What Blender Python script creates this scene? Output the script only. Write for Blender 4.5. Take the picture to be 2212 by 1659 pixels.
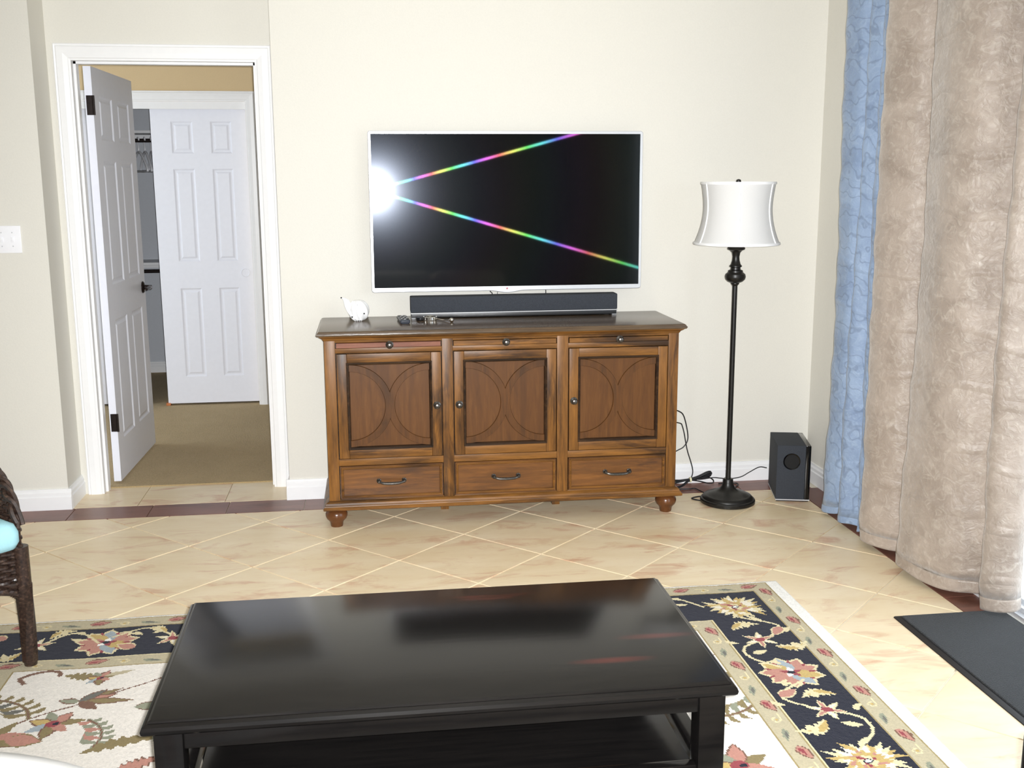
import bpy, bmesh, math, random
import numpy as np
from mathutils import Vector, Matrix
random.seed(7)
for o in list(bpy.data.objects): bpy.data.objects.remove(o)
sc = bpy.context.scene
COL = sc.collection
PI = math.pi

# ------------------------------------------------------------------ camera
cd = bpy.data.cameras.new('camera'); cam = bpy.data.objects.new('camera', cd); COL.objects.link(cam)
cd.sensor_fit = 'HORIZONTAL'; cd.sensor_width = 36.0; cd.lens = 18.0 * 2.094589
cd.clip_start = 0.02; cd.clip_end = 200
yaw, pit, rol = 0.13431, 0.19022, -0.004119
fwd = Vector((math.sin(yaw)*math.cos(pit), math.cos(yaw)*math.cos(pit), -math.sin(pit)))
rgt = Vector((math.cos(yaw), -math.sin(yaw), 0)); up = rgt.cross(fwd)
r2 = rgt*math.cos(rol) + up*math.sin(rol); u2 = -rgt*math.sin(rol) + up*math.cos(rol)
M = Matrix((r2, u2, -fwd)).transposed().to_4x4(); M.translation = (-1.34873, -5.05239, 1.50675)
cam.matrix_world = M
sc.camera = cam

# ------------------------------------------------------------------ world, sun, flash, exposure
w = bpy.data.worlds.new('sky'); sc.world = w; w.use_nodes = True
bg = w.node_tree.nodes['Background']; bg.inputs[0].default_value = (0.80, 0.90, 1.0, 1); bg.inputs[1].default_value = 2.6
sl = bpy.data.lights.new('sun', 'SUN'); sl.energy = 0.25; sl.angle = math.radians(5); sl.color = (1, 0.95, 0.86)
sun = bpy.data.objects.new('sun', sl); COL.objects.link(sun); sun.location = (6, 3, 6)
el = math.radians(36.5)
sun.rotation_euler = Vector((-0.838*math.cos(el), -0.545*math.cos(el), -math.sin(el))).to_track_quat('-Z', 'Y').to_euler()
fl = bpy.data.lights.new('camera_flash', 'SPOT'); fl.energy = 770; fl.shadow_soft_size = 0.013
fl.spot_size = math.radians(92); fl.spot_blend = 1.0; fl.color = (0.97, 0.985, 1.0)
flash = bpy.data.objects.new('camera_flash', fl); COL.objects.link(flash)
flash.location = (-1.322, -5.06, 1.522); flash.rotation_euler = (Vector((-0.8, 0.0, 0.72)) - flash.location).to_track_quat('-Z', 'Y').to_euler()
def portal(name, loc, rot, sx, sy):
    a = bpy.data.lights.new(name, 'AREA'); a.shape = 'RECTANGLE'; a.size = sx; a.size_y = sy; a.cycles.is_portal = True
    o = bpy.data.objects.new(name, a); o.location = loc; o.rotation_euler = rot; COL.objects.link(o)
portal('patio_door_portal', (0.93, -2.93, 1.07), (0, math.radians(90), 0), 2.1, 2.42)
portal('bedroom_window_portal', (-4.42, 1.425, 1.275), (0, math.radians(-90), 0), 1.85, 1.45)
vs = sc.view_settings
vs.view_transform = 'Standard'; vs.look = 'None'; vs.gamma = 1; vs.use_curve_mapping = False; vs.exposure = 0.33

# ------------------------------------------------------------------ helpers
def lin(c):
    return tuple(((v/255)/12.92 if v <= 10.3 else ((v/255+0.055)/1.055)**2.4) for v in c)
def rgb(*c): return lin(c) + (1,)
class NT:
    def __init__(s, name):
        s.m = bpy.data.materials.new(name); s.m.use_nodes = True; s.t = s.m.node_tree
        s.b = s.t.nodes['Principled BSDF']; s.out = s.t.nodes['Material Output']
    def n(s, typ, **kw):
        nd = s.t.nodes.new(typ)
        for k, v in kw.items():
            if k.startswith('i_'):
                key = k[2:]; key = int(key) if key.isdigit() else key.replace('_', ' ')
                nd.inputs[key].default_value = v
            else: setattr(nd, k, v)
        return nd
    def l(s, a, b): s.t.links.new(a, b)
    def coord(s, scale=(1, 1, 1), kind='Object', rot=(0, 0, 0)):
        tc = s.n('ShaderNodeTexCoord'); mp = s.n('ShaderNodeMapping'); mp.inputs['Scale'].default_value = scale; mp.inputs['Rotation'].default_value = rot
        if kind == 'World':
            g = s.n('ShaderNodeNewGeometry'); s.l(g.outputs['Position'], mp.inputs[0])
        else: s.l(tc.outputs[kind], mp.inputs[0])
        return mp.outputs[0]
    def noise(s, vec, scale, detail=4, rough=0.55, dist=0.0):
        nd = s.n('ShaderNodeTexNoise'); nd.inputs['Scale'].default_value = scale; nd.inputs['Detail'].default_value = detail
        nd.inputs['Roughness'].default_value = rough; nd.inputs['Distortion'].default_value = dist; s.l(vec, nd.inputs['Vector']); return nd.outputs[0]
    def ramp(s, fac, stops, interp='LINEAR'):
        r = s.n('ShaderNodeValToRGB'); r.color_ramp.interpolation = interp; e = r.color_ramp.elements
        while len(e) < len(stops): e.new(0.5)
        for i, (p, c) in enumerate(stops): e[i].position = p; e[i].color = c
        s.l(fac, r.inputs[0]); return r.outputs[0]
    def mix(s, fac, a, b, mode='MIX'):
        m = s.n('ShaderNodeMix', data_type='RGBA', blend_type=mode)
        for v, i in ((fac, 0), (a, 6), (b, 7)):
            if hasattr(v, 'is_linked'): s.l(v, m.inputs[i])
            else: m.inputs[i].default_value = v
        return m.outputs[2]
    def bump(s, h, strength=0.2, dist=0.01):
        b = s.n('ShaderNodeBump'); b.inputs['Strength'].default_value = strength; b.inputs['Distance'].default_value = dist
        s.l(h, b.inputs['Height']); s.l(b.outputs[0], s.b.inputs['Normal']); return b
    def set(s, **kw):
        for k, v in kw.items():
            i = s.b.inputs[k.replace('_', ' ')]
            if hasattr(v, 'is_linked'): s.l(v, i)
            else: i.default_value = v
        return s
def plain(name, c, rough=0.5, metal=0.0, var=0.06, scale=60, bump=0.0, **kw):
    t = NT(name); v = t.coord(kind='World'); nz = t.noise(v, scale)
    a = tuple(x*(1-var) for x in c[:3]) + (1,); b = tuple(min(1, x*(1+var)) for x in c[:3]) + (1,)
    t.set(Base_Color=t.ramp(nz, [(0.3, a), (0.7, b)]), Roughness=rough, Metallic=metal, **kw)
    if bump: t.bump(nz, bump, 0.004)
    return t.m

MAT = {}
MAT['paint'] = plain('wall_paint', rgb(225, 222, 213), 0.85, var=0.015, scale=140, bump=0.08)
MAT['tanpaint'] = plain('tan_wall_paint', rgb(212, 188, 148), 0.85, var=0.015, scale=140, bump=0.08)
MAT['ceil'] = plain('ceiling_paint', rgb(240, 238, 230), 0.9, var=0.02, scale=90, bump=0.15)
MAT['trim'] = plain('white_gloss_paint', rgb(243, 243, 244), 0.38, var=0.01, scale=30)
MAT['doorp'] = plain('sky_tinted_door_paint', rgb(238, 240, 250), 0.42, var=0.012, scale=40)  # white tinted towards blue, standing in for the bluish bedroom daylight
MAT['grout'] = plain('pale_grout', rgb(222, 214, 198), 0.9, var=0.1, scale=200, bump=0.3)
MAT['bronze'] = plain('oil_rubbed_bronze', rgb(44, 36, 34), 0.34, 0.6, var=0.2, scale=80)
MAT['lampblk'] = plain('dark_bronze_lamp', rgb(30, 28, 26), 0.38, 0.25, var=0.25, scale=90)
MAT['pewter'] = plain('aged_pewter', rgb(92, 88, 84), 0.3, 0.9, var=0.3, scale=150)
MAT['silver'] = plain('silver_plastic', rgb(214, 216, 220), 0.3, 0.35, var=0.02)
MAT['chrome'] = plain('bright_metal', rgb(225, 222, 215), 0.16, 1.0, var=0.05)
MAT['blackp'] = plain('black_plastic', rgb(24, 24, 26), 0.4, var=0.15)
MAT['rubber'] = plain('black_rubber', rgb(16, 16, 20), 0.5, var=0.15)
MAT['greyp'] = plain('dark_grey_plastic', rgb(62, 66, 74), 0.38, var=0.08)
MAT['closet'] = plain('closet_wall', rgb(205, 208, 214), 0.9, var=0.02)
MAT['cream'] = plain('cream_tie', rgb(235, 228, 190), 0.6)
MAT['whitep'] = plain('white_plastic', rgb(246, 246, 250), 0.32, var=0.01)
MAT['blackgloss'] = plain('gloss_black', rgb(8, 8, 10), 0.12, var=0.1)
MAT['portshade'] = plain('painted_port_shade', rgb(7, 7, 8), 0.8, var=0.1)  # shade inside the subwoofer port, painted as a near-black colour
MAT['red'] = plain('red_badge', rgb(176, 34, 62), 0.3)
MAT['patio'] = plain('patio_concrete', rgb(190, 184, 172), 0.9, var=0.12, scale=8)
MAT['orange'] = plain('orange_plastic', rgb(196, 120, 70), 0.5)

def speaker_cloth():
    t = NT('speaker_cloth'); v = t.coord(kind='World'); nz = t.noise(v, 900, 2)
    t.set(Base_Color=t.ramp(nz, [(0.3, rgb(34, 38, 44)), (0.7, rgb(66, 70, 78))]), Roughness=0.9); t.bump(nz, 0.4, 0.002); return t.m
MAT['cloth'] = speaker_cloth()

def wood(name, axis, base, dark, lightc, seed=0.0, gloss=0.36, wear=0.5):
    """distressed stained timber: grain stretched along the given axis"""
    t = NT(name)
    s = {'x': (1.2, 14, 14), 'z': (14, 14, 1.2), 'y': (14, 1.2, 14)}[axis]
    s2 = {'x': (0.8, 3.5, 3.5), 'z': (3.5, 3.5, 0.8), 'y': (3.5, 0.8, 3.5)}[axis]
    v = t.coord(s, 'World'); v2 = t.coord(s2, 'World')
    g = t.noise(v, 4.0, 8, 0.65, 0.6); p = t.noise(v2, 2.6, 5, 0.6, 0.8); f = t.noise(v, 22, 3, 0.6)
    c = t.ramp(g, [(0.25, dark), (0.5, base), (0.75, lightc)])
    c = t.mix(t.ramp(p, [(0.42, (0, 0, 0, 1)), (0.62, (wear, wear, wear, 1))]), c, lightc)
    c = t.mix(t.ramp(p, [(0.32, (0.75, 0.75, 0.75, 1)), (0.44, (0, 0, 0, 1))]), c, dark)
    c = t.mix(t.ramp(f, [(0.62, (0, 0, 0, 1)), (0.8, (0.35, 0.35, 0.35, 1))]), c, dark)
    t.set(Base_Color=c, Roughness=gloss, Specular_IOR_Level=0.25); t.bump(f, 0.06, 0.003); return t.m
B0, D0, L0 = rgb(100, 66, 32), rgb(48, 34, 24), rgb(148, 100, 46)
MAT['wx'] = wood('distressed_wood_horizontal', 'x', B0, D0, L0)
MAT['wz'] = wood('distressed_wood_vertical', 'z', B0, D0, L0)
MAT['wxd'] = wood('distressed_drawer_wood', 'x', rgb(98, 64, 35), rgb(66, 47, 35), rgb(134, 88, 44), wear=0.35)
MAT['wtop'] = wood('dark_cabinet_top_wood', 'x', rgb(92, 76, 60), rgb(70, 56, 44), rgb(112, 92, 70), gloss=0.2, wear=0.25)
MAT['wpanel'] = wood('door_panel_veneer', 'z', rgb(94, 59, 27), rgb(80, 50, 25), rgb(108, 70, 34), gloss=0.42, wear=0.12)
MAT['warc'] = wood('arc_overlay_wood', 'z', rgb(88, 56, 28), rgb(64, 42, 24), rgb(104, 66, 32), gloss=0.38, wear=0.2)
MAT['wredpull'] = wood('reddish_pull_wood', 'x', rgb(124, 78, 60), rgb(96, 58, 50), rgb(150, 98, 76), wear=0.2)
MAT['bead'] = wood('dark_bead_wood', 'x', rgb(46, 33, 24), rgb(30, 23, 19), rgb(84, 60, 40), gloss=0.3, wear=0.3)
MAT['wfoot'] = plain('turned_foot_wood', rgb(96, 58, 30), 0.24, var=0.25, scale=20)

def black_wood():
    t = NT('worn_black_lacquer'); v = t.coord((1.2, 16, 16), 'World'); v2 = t.coord((1.1, 7, 7), 'World')
    g = t.noise(v, 5, 5, 0.6); p = t.noise(v2, 2.3, 3, 0.5, 0.3)
    c = t.ramp(g, [(0.3, rgb(13, 12, 12)), (0.7, rgb(21, 19, 18))])
    c = t.mix(t.ramp(p, [(0.74, (0, 0, 0, 1)), (0.80, (0.5, 0.5, 0.5, 1))]), c, rgb(92, 34, 26))
    for cx, cy in ((-0.83, -2.872), (-0.70, -2.76)):
        g_ = t.n('ShaderNodeNewGeometry'); sb_ = t.n('ShaderNodeVectorMath', operation='SUBTRACT'); sb_.inputs[1].default_value = (cx, cy, 0.45); t.l(g_.outputs['Position'], sb_.inputs[0])
        ml_ = t.n('ShaderNodeVectorMath', operation='MULTIPLY'); ml_.inputs[1].default_value = (9, 55, 8); t.l(sb_.outputs[0], ml_.inputs[0])
        ln_ = t.n('ShaderNodeVectorMath', operation='LENGTH'); t.l(ml_.outputs[0], ln_.inputs[0])
        c = t.mix(t.ramp(ln_.outputs['Value'], [(0.2, (0.42, 0.42, 0.42, 1)), (1.0, (0, 0, 0, 1))]), c, rgb(98, 36, 28))
    t.set(Base_Color=c, Roughness=0.17, Specular_IOR_Level=0.36); t.bump(g, 0.03, 0.002); return t.m
MAT['bw'] = black_wood()

def tile_mat(name, c1, c2, c3, sx=1.0):
    t = NT(name); oi = t.n('ShaderNodeObjectInfo')
    g = t.n('ShaderNodeNewGeometry'); ad = t.n('ShaderNodeVectorMath', operation='ADD')
    cx = t.n('ShaderNodeCombineXYZ'); mul = t.n('ShaderNodeMath', operation='MULTIPLY'); mul.inputs[1].default_value = 40
    t.l(oi.outputs['Random'], mul.inputs[0]); t.l(mul.outputs[0], cx.inputs[0]); t.l(mul.outputs[0], cx.inputs[1])
    mp = t.n('ShaderNodeMapping'); mp.inputs['Scale'].default_value = (1.0, 2.6, 1)
    t.l(g.outputs['Position'], ad.inputs[0]); t.l(cx.outputs[0], ad.inputs[1]); t.l(ad.outputs[0], mp.inputs[0])
    a = t.noise(mp.outputs[0], 2.2, 5, 0.6, 0.5); b = t.noise(mp.outputs[0], 3.4, 6, 0.65, 0.9); f = t.noise(mp.outputs[0], 14, 4, 0.6)
    c = t.ramp(a, [(0.35, c1), (0.65, c2)])
    c = t.mix(t.ramp(b, [(0.53, (0, 0, 0, 1)), (0.70, (0.85, 0.85, 0.85, 1))]), c, c3)
    c = t.mix(t.ramp(f, [(0.55, (0, 0, 0, 1)), (0.8, (0.25, 0.25, 0.25, 1))]), c, c3)
    t.set(Base_Color=c, Roughness=0.34, Specular_IOR_Level=0.4); t.bump(f, 0.05, 0.004); return t.m
MAT['tile'] = tile_mat('beige_ceramic_tile', rgb(230, 209, 172), rgb(240, 223, 191), rgb(208, 162, 130))
MAT['btile'] = tile_mat('brown_border_tile', rgb(112, 72, 60), rgb(132, 88, 74), rgb(92, 58, 48))

def carpet_mat(name, c1, c2, sc_=400, b=0.9):
    t = NT(name); v = t.coord(kind='World'); n1 = t.noise(v, sc_, 3); n2 = t.noise(v, 6, 4)
    c = t.ramp(n1, [(0.3, c1), (0.7, c2)]); c = t.mix(t.ramp(n2, [(0.35, (0, 0, 0, 1)), (0.7, (0.3, 0.3, 0.3, 1))]), c, c2)
    t.set(Base_Color=c, Roughness=1.0, Specular_IOR_Level=0.1, Sheen_Weight=0.2); t.bump(n1, b, 0.006); return t.m
MAT['carpet'] = carpet_mat('tan_carpet', rgb(160, 136, 96), rgb(204, 180, 136), 260)
MAT['mat'] = carpet_mat('charcoal_mat_pile', rgb(14, 16, 19), rgb(48, 52, 56), 300)

def curtain_mat(name, c1, c2, c3, scroll, rough, sheen, metal=0.0, bstr=0.5):
    t = NT(name); v = t.coord(kind='World')
    n1 = t.noise(v, 26, 6, 0.65, 1.4); n2 = t.noise(v, 7, 4, 0.6, 0.6)
    vor = t.n('ShaderNodeTexVoronoi', feature='DISTANCE_TO_EDGE'); vor.inputs['Scale'].default_value = 34
    nd = t.n('ShaderNodeMix', data_type='VECTOR'); nn = t.n('ShaderNodeTexNoise'); nn.inputs['Scale'].default_value = 12
    t.l(v, nn.inputs['Vector']); nd.inputs[0].default_value = 0.12; t.l(v, nd.inputs[4]); t.l(nn.outputs[1], nd.inputs[5]); t.l(nd.outputs[1], vor.inputs['Vector'])
    c = t.ramp(n2, [(0.35, c1), (0.62, c2)])
    c = t.mix(t.ramp(n1, [(0.5, (0, 0, 0, 1)), (0.72, (0.55, 0.55, 0.55, 1))]), c, c3)
    if scroll:
        wv = t.n('ShaderNodeTexWave', wave_type='RINGS', rings_direction='X'); wv.inputs['Scale'].default_value = 5; wv.inputs['Distortion'].default_value = 9; wv.inputs['Detail'].default_value = 1.2; wv.inputs['Detail Scale'].default_value = 3.0
        t.l(v, wv.inputs['Vector'])
        c = t.mix(t.ramp(wv.outputs['Fac'], [(0.0, (0.5, 0.5, 0.5, 1)), (0.12, (0, 0, 0, 1))]), c, tuple(x*0.62 for x in c1[:3]) + (1,))
    h = t.n('ShaderNodeMath', operation='MULTIPLY_ADD'); h.inputs[1].default_value = 0.6
    wz_ = t.n('ShaderNodeTexWave', wave_type='BANDS', bands_direction='Z'); wz_.inputs['Scale'].default_value = 1.5; wz_.inputs['Distortion'].default_value = 4.0; wz_.inputs['Detail'].default_value = 2.5; wz_.inputs['Detail Scale'].default_value = 1.3
    t.l(v, wz_.inputs['Vector']); cr = t.ramp(wz_.outputs['Fac'], [(0.93, (0, 0, 0, 1)), (1.0, (1, 1, 1, 1))]); ad_ = t.n('ShaderNodeMath', operation='ADD')
    t.l(vor.outputs['Distance'], h.inputs[0]); t.l(n1, ad_.inputs[0]); t.l(cr, ad_.inputs[1]); t.l(ad_.outputs[0], h.inputs[2])
    t.set(Base_Color=c, Roughness=rough, Sheen_Weight=sheen, Metallic=metal); t.bump(h.outputs[0], bstr*0.6, 0.02); return t.m
MAT['blue'] = curtain_mat('blue_damask', rgb(128, 148, 178), rgb(146, 166, 194), rgb(166, 184, 206), True, 0.55, 0.3)
MAT['beige'] = curtain_mat('crushed_beige_velvet', rgb(152, 138, 126), rgb(174, 160, 148), rgb(202, 192, 180), False, 0.42, 0.5)
MAT['hem'] = curtain_mat('beige_satin_hem', rgb(152, 138, 126), rgb(174, 160, 148), rgb(202, 192, 180), False, 0.3, 0.3, bstr=0.35)

def wicker_mat():
    t = NT('dark_wicker'); v = t.coord(kind='World'); n1 = t.noise(v, 120, 3)
    t.set(Base_Color=t.ramp(n1, [(0.3, rgb(30, 22, 20)), (0.6, rgb(62, 46, 38)), (0.8, rgb(104, 82, 66))]), Roughness=0.34); return t.m
MAT['wicker'] = wicker_mat()
MAT['aqua'] = plain('aqua_cushion_fabric', rgb(160, 206, 214), 0.85, var=0.03, scale=300, bump=0.15)
MAT['sofa'] = plain('pale_sofa_fabric', rgb(222, 208, 188), 0.9, var=0.03, scale=300, bump=0.2)
MAT['shell'] = plain('white_ceramic', rgb(248, 248, 248), 0.25, var=0.01, scale=20)
def ottoman_mat():
    t = NT('patchwork_leaf_fabric'); v = t.coord(kind='World'); vo = t.n('ShaderNodeTexVoronoi', feature='F1'); vo.inputs['Scale'].default_value = 8
    ve = t.n('ShaderNodeTexVoronoi', feature='DISTANCE_TO_EDGE'); ve.inputs['Scale'].default_value = 8; t.l(v, vo.inputs['Vector']); t.l(v, ve.inputs['Vector'])
    sep = t.n('ShaderNodeSeparateColor'); t.l(vo.outputs['Color'], sep.inputs[0])
    patch = t.ramp(sep.outputs[0], [(0.4, rgb(250, 248, 246)), (0.45, rgb(222, 204, 196)), (0.75, rgb(232, 216, 206))], 'CONSTANT')
    c = t.mix(t.ramp(ve.outputs['Distance'], [(0.06, (1, 1, 1, 1)), (0.1, (0, 0, 0, 1))]), patch, rgb(250, 248, 246))
    t.set(Base_Color=c, Roughness=0.9); return t.m
MAT['ott'] = ottoman_mat()
def shade_mat():
    t = NT('white_shade_fabric'); v = t.coord((1, 1, 1), 'World'); n1 = t.noise(v, 500, 2)
    t.set(Base_Color=t.ramp(n1, [(0.3, rgb(234, 234, 234)), (0.7, rgb(240, 240, 240))]), Roughness=0.8)
    tr = t.n('ShaderNodeBsdfTranslucent'); tr.inputs[0].default_value = rgb(245, 240, 228); mx = t.n('ShaderNodeMixShader'); mx.inputs[0].default_value = 0.2
    t.l(t.b.outputs[0], mx.inputs[1]); t.l(tr.outputs[0], mx.inputs[2]); t.l(mx.outputs[0], t.out.inputs[0]); return t.m
MAT['shade'] = shade_mat()
MAT['shadeseam'] = plain('shade_trim', rgb(250, 250, 250), 0.7, var=0.01)
def screen_mat():
    """dark panel glass; its pixel grid spreads a bright lamp into two thin diffraction streaks"""
    t = NT('tv_panel_glass'); v = t.coord(kind='World'); n1 = t.noise(v, 300, 2)
    t.set(Base_Color=t.ramp(n1, [(0.3, (0.0035, 0.0035, 0.004, 1)), (0.7, (0.005, 0.005, 0.0055, 1))]), Roughness=0.055, Specular_IOR_Level=0.16)
    lw = t.n('ShaderNodeLayerWeight'); lw.inputs[0].default_value = 0.5
    sq = t.n('ShaderNodeMath', operation='MULTIPLY'); sq.inputs[1].default_value = 2.0; t.l(lw.outputs['Facing'], sq.inputs[0])
    rt = t.n('ShaderNodeMath', operation='SQRT'); t.l(sq.outputs[0], rt.inputs[0])
    rg = t.n('ShaderNodeMath', operation='POWER'); rg.inputs[1].default_value = 0.55; t.l(rt.outputs[0], rg.inputs[0])
    ml = t.n('ShaderNodeMath', operation='MULTIPLY'); ml.inputs[1].default_value = 9.5; t.l(rg.outputs[0], ml.inputs[0])
    fr = t.n('ShaderNodeMath', operation='FRACT'); t.l(ml.outputs[0], fr.inputs[0])
    hs = t.n('ShaderNodeCombineColor', mode='HSV'); hs.inputs[1].default_value = 0.8; hs.inputs[2].default_value = 1.0; t.l(fr.outputs[0], hs.inputs[0]); 
    last = t.b.outputs[0]
    tg = t.n('ShaderNodeTangent', direction_type='UV_MAP'); tg.uv_map = 'UVMap'
    for ang, wgt in ((15.0, 0.0021), (-16.5, 0.0021)):
        gl = t.n('ShaderNodeBsdfAnisotropic', distribution='GGX'); gl.inputs['Roughness'].default_value = 0.105; gl.inputs['Anisotropy'].default_value = 0.955
        gl.inputs['Rotation'].default_value = ((ang+90.0)/360.0) % 1.0
        sc2 = t.n('ShaderNodeMix', data_type='RGBA', blend_type='MULTIPLY'); sc2.inputs[0].default_value = 1; sc2.inputs[7].default_value = (wgt, wgt, wgt, 1)
        t.l(hs.outputs[0], sc2.inputs[6]); t.l(sc2.outputs[2], gl.inputs['Color']); t.l(tg.outputs[0], gl.inputs['Tangent'])
        ad = t.n('ShaderNodeAddShader'); t.l(last, ad.inputs[0]); t.l(gl.outputs[0], ad.inputs[1]); last = ad.outputs[0]
    gl = t.n('ShaderNodeBsdfAnisotropic', distribution='GGX'); gl.inputs['Roughness'].default_value = 0.15; gl.inputs['Color'].default_value = (0.0058, 0.0064, 0.0078, 1)
    ad = t.n('ShaderNodeAddShader'); t.l(last, ad.inputs[0]); t.l(gl.outputs[0], ad.inputs[1]); last = ad.outputs[0]
    t.l(last, t.out.inputs[0]); return t.m
MAT['screen'] = screen_mat()

# ---- geometry
def B(): return bmesh.new()
def box(bm, x0, x1, y0, y1, z0, z1, bev=0.0, seg=2, mat=None):
    vs_ = [bm.verts.new(p) for p in ((x0,y0,z0),(x1,y0,z0),(x1,y1,z0),(x0,y1,z0),(x0,y0,z1),(x1,y0,z1),(x1,y1,z1),(x0,y1,z1))]
    fs = [bm.faces.new([vs_[i] for i in q]) for q in ((3,2,1,0),(4,5,6,7),(0,1,5,4),(1,2,6,5),(2,3,7,6),(3,0,4,7))]
    if mat is not None: bmesh.ops.transform(bm, matrix=mat, verts=vs_)
    if bev > 0:
        es = list({e for f in fs for e in f.edges}); bmesh.ops.bevel(bm, geom=es, offset=bev, segments=seg, affect='EDGES', profile=0.6)
    return bm
def BX(*a, **k): return box(B(), *a, **k)
def loft(rings, cap0=True, cap1=True, closed=True, bm=None):
    bm = bm or B(); V = [[bm.verts.new(p) for p in r] for r in rings]; n = len(V[0])
    for a, b in zip(V, V[1:]):
        for i in range(n if closed else n-1):
            j = (i+1) % n
            try: bm.faces.new((a[i], a[j], b[j], b[i]))
            except ValueError: pass
    if cap0: bm.faces.new(V[0][::-1])
    if cap1: bm.faces.new(V[-1])
    return bm
def rloft(x0, x1, y0, y1, prof, bm=None):
    return loft([[(x0-o, y0-o, z), (x1+o, y0-o, z), (x1+o, y1+o, z), (x0-o, y1+o, z)] for o, z in prof], bm=bm)
def rrect(x0, x1, y0, y1, r, n=5):
    P = []
    for cx, cy, a in ((x1-r, y0+r, -90), (x1-r, y1-r, 0), (x0+r, y1-r, 90), (x0+r, y0+r, 180)):
        for i in range(n+1):
            t = math.radians(a + 90*i/n); P.append((cx + r*math.cos(t), cy + r*math.sin(t)))
    return P
def lathe(prof, cx=0, cy=0, n=40, bm=None, cap0=True, cap1=True):
    return loft([[(cx + r*math.cos(2*PI*i/n), cy + r*math.sin(2*PI*i/n), z) for i in range(n)] for r, z in prof], cap0, cap1, bm=bm)
def lathe_y(prof, cx, cy, cz, n=24, bm=None):   # profile (r, d) runs towards -Y
    return loft([[(cx + r*math.cos(2*PI*i/n), cy - d, cz + r*math.sin(2*PI*i/n)) for i in range(n)] for r, d in prof], bm=bm)
def crom(pts, n=8):
    P = [Vector(p) for p in pts]; P = [P[0]*2-P[1]] + P + [P[-1]*2-P[-2]]; out = []
    for i in range(1, len(P)-2):
        for k in range(n):
            t = k/n; a, b, c, d = P[i-1:i+3]
            out.append(0.5*((2*b) + (c-a)*t + (2*a-5*b+4*c-d)*t*t + (-a+3*b-3*c+d)*t**3))
    out.append(P[-2]); return out
def tube(pts, r, n=8, bm=None, smooth=True, k=8, cap=True):
    P = crom(pts, k) if smooth else [Vector(p) for p in pts]; rings = []; prev = None
    for i, p in enumerate(P):
        d = (P[min(i+1, len(P)-1)] - P[max(i-1, 0)])
        if d.length < 1e-9: d = Vector((0, 0, 1))
        d.normalize()
        if prev is None: prev = d.orthogonal().normalized()
        prev = (prev - d*prev.dot(d)); prev = prev.normalized() if prev.length > 1e-6 else d.orthogonal().normalized()
        q = d.cross(prev); rr = r(i/(len(P)-1)) if callable(r) else r
        rings.append([p + prev*rr*math.cos(2*PI*j/n) + q*rr*math.sin(2*PI*j/n) for j in range(n)])
    return loft(rings, cap, cap, bm=bm)
def shade_smooth(me, ang=35):
    me.shade_smooth()
    try: me.set_sharp_from_angle(angle=math.radians(ang))
    except Exception: pass
def obj(name, bm, mat, parent=None, smooth=True, ang=35, label=None):
    bmesh.ops.recalc_face_normals(bm, faces=bm.faces)
    if parent is not None:
        r = parent
        while r.parent: r = r.parent
        bm.transform(Matrix.Translation(-Vector(r['_o'])) if '_o' in r else Matrix())
    me = bpy.data.meshes.new(name); bm.to_mesh(me); bm.free()
    me.materials.append(MAT[mat] if isinstance(mat, str) else mat)
    if smooth: shade_smooth(me, ang)
    o = bpy.data.objects.new(name, me); COL.objects.link(o)
    if parent is not None: o.parent = parent
    if label: o['label'] = label
    return o
def tag(o, label, cat, group=None, kind=None):
    o['label'] = label; o['category'] = cat
    if group: o['group'] = group
    if kind: o['kind'] = kind
    return o
def thing(name, label, cat, loc, group=None, kind=None, rz=0.0):
    o = bpy.data.objects.new(name, None); COL.objects.link(o); o.empty_display_size = 0.05
    o.location = loc; o.rotation_euler = (0, 0, rz); o['_o'] = [0.0, 0.0, 0.0] if rz else list(loc)
    return tag(o, label, cat, group, kind)
def struct(name, bm, mat, label, cat, smooth=False):
    return tag(obj(name, bm, mat, smooth=smooth), label, cat, kind='structure')

# ------------------------------------------------------------------ structure
YW, XR, XA, XB, YA, YC = -0.02, 0.84, -1.74, -2.75, 0.215, 0.335   # TV wall, right wall, alcove sides, alcove back, bedroom side
ZC = 2.62
struct('wall_back', BX(XA, XR, YW, YC, 0, ZC), 'paint', 'cream painted wall behind the television and wooden cabinet', 'wall')
struct('wall_left_stub', BX(-4.4, XB, YW, YC, 0, ZC), 'paint', 'cream wall at left with the white switch plate', 'wall')
DX0, DX1, DZ = -2.645, -1.832, 2.035
bm = box(B(), XB, XA, YA, YC, DZ+0.02, ZC); box(bm, XB, DX0-0.02, YA, YC, 0, DZ+0.02); box(bm, DX1+0.02, XA, YA, YC, 0, DZ+0.02)
struct('wall_alcove', bm, 'paint', 'recessed cream wall around the open bedroom doorway', 'wall')
OY0, OY1, OZ = -4.15, -1.72, 2.12      # patio door opening in the right wall
bm = box(B(), XR, XR+0.14, OY1, 0.34, 0, ZC); box(bm, XR, XR+0.14, OY0, OY1, OZ, ZC); box(bm, XR, XR+0.14, -7.2, OY0, 0, ZC)
struct('wall_right', bm, 'paint', 'cream right hand wall behind the blue and beige curtains', 'wall')
struct('wall_left', BX(-4.54, -4.4, -7.2, YC, 0, ZC), 'paint', 'far left living room wall outside the view', 'wall')
struct('wall_front', BX(-4.54, XR+0.14, -7.34, -7.2, 0, ZC), 'paint', 'living room wall behind the viewer', 'wall')
struct('ceiling', BX(-4.54, XR+0.14, -7.34, YC, ZC, ZC+0.1), 'ceil', 'white living room ceiling above the view', 'ceiling')

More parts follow.
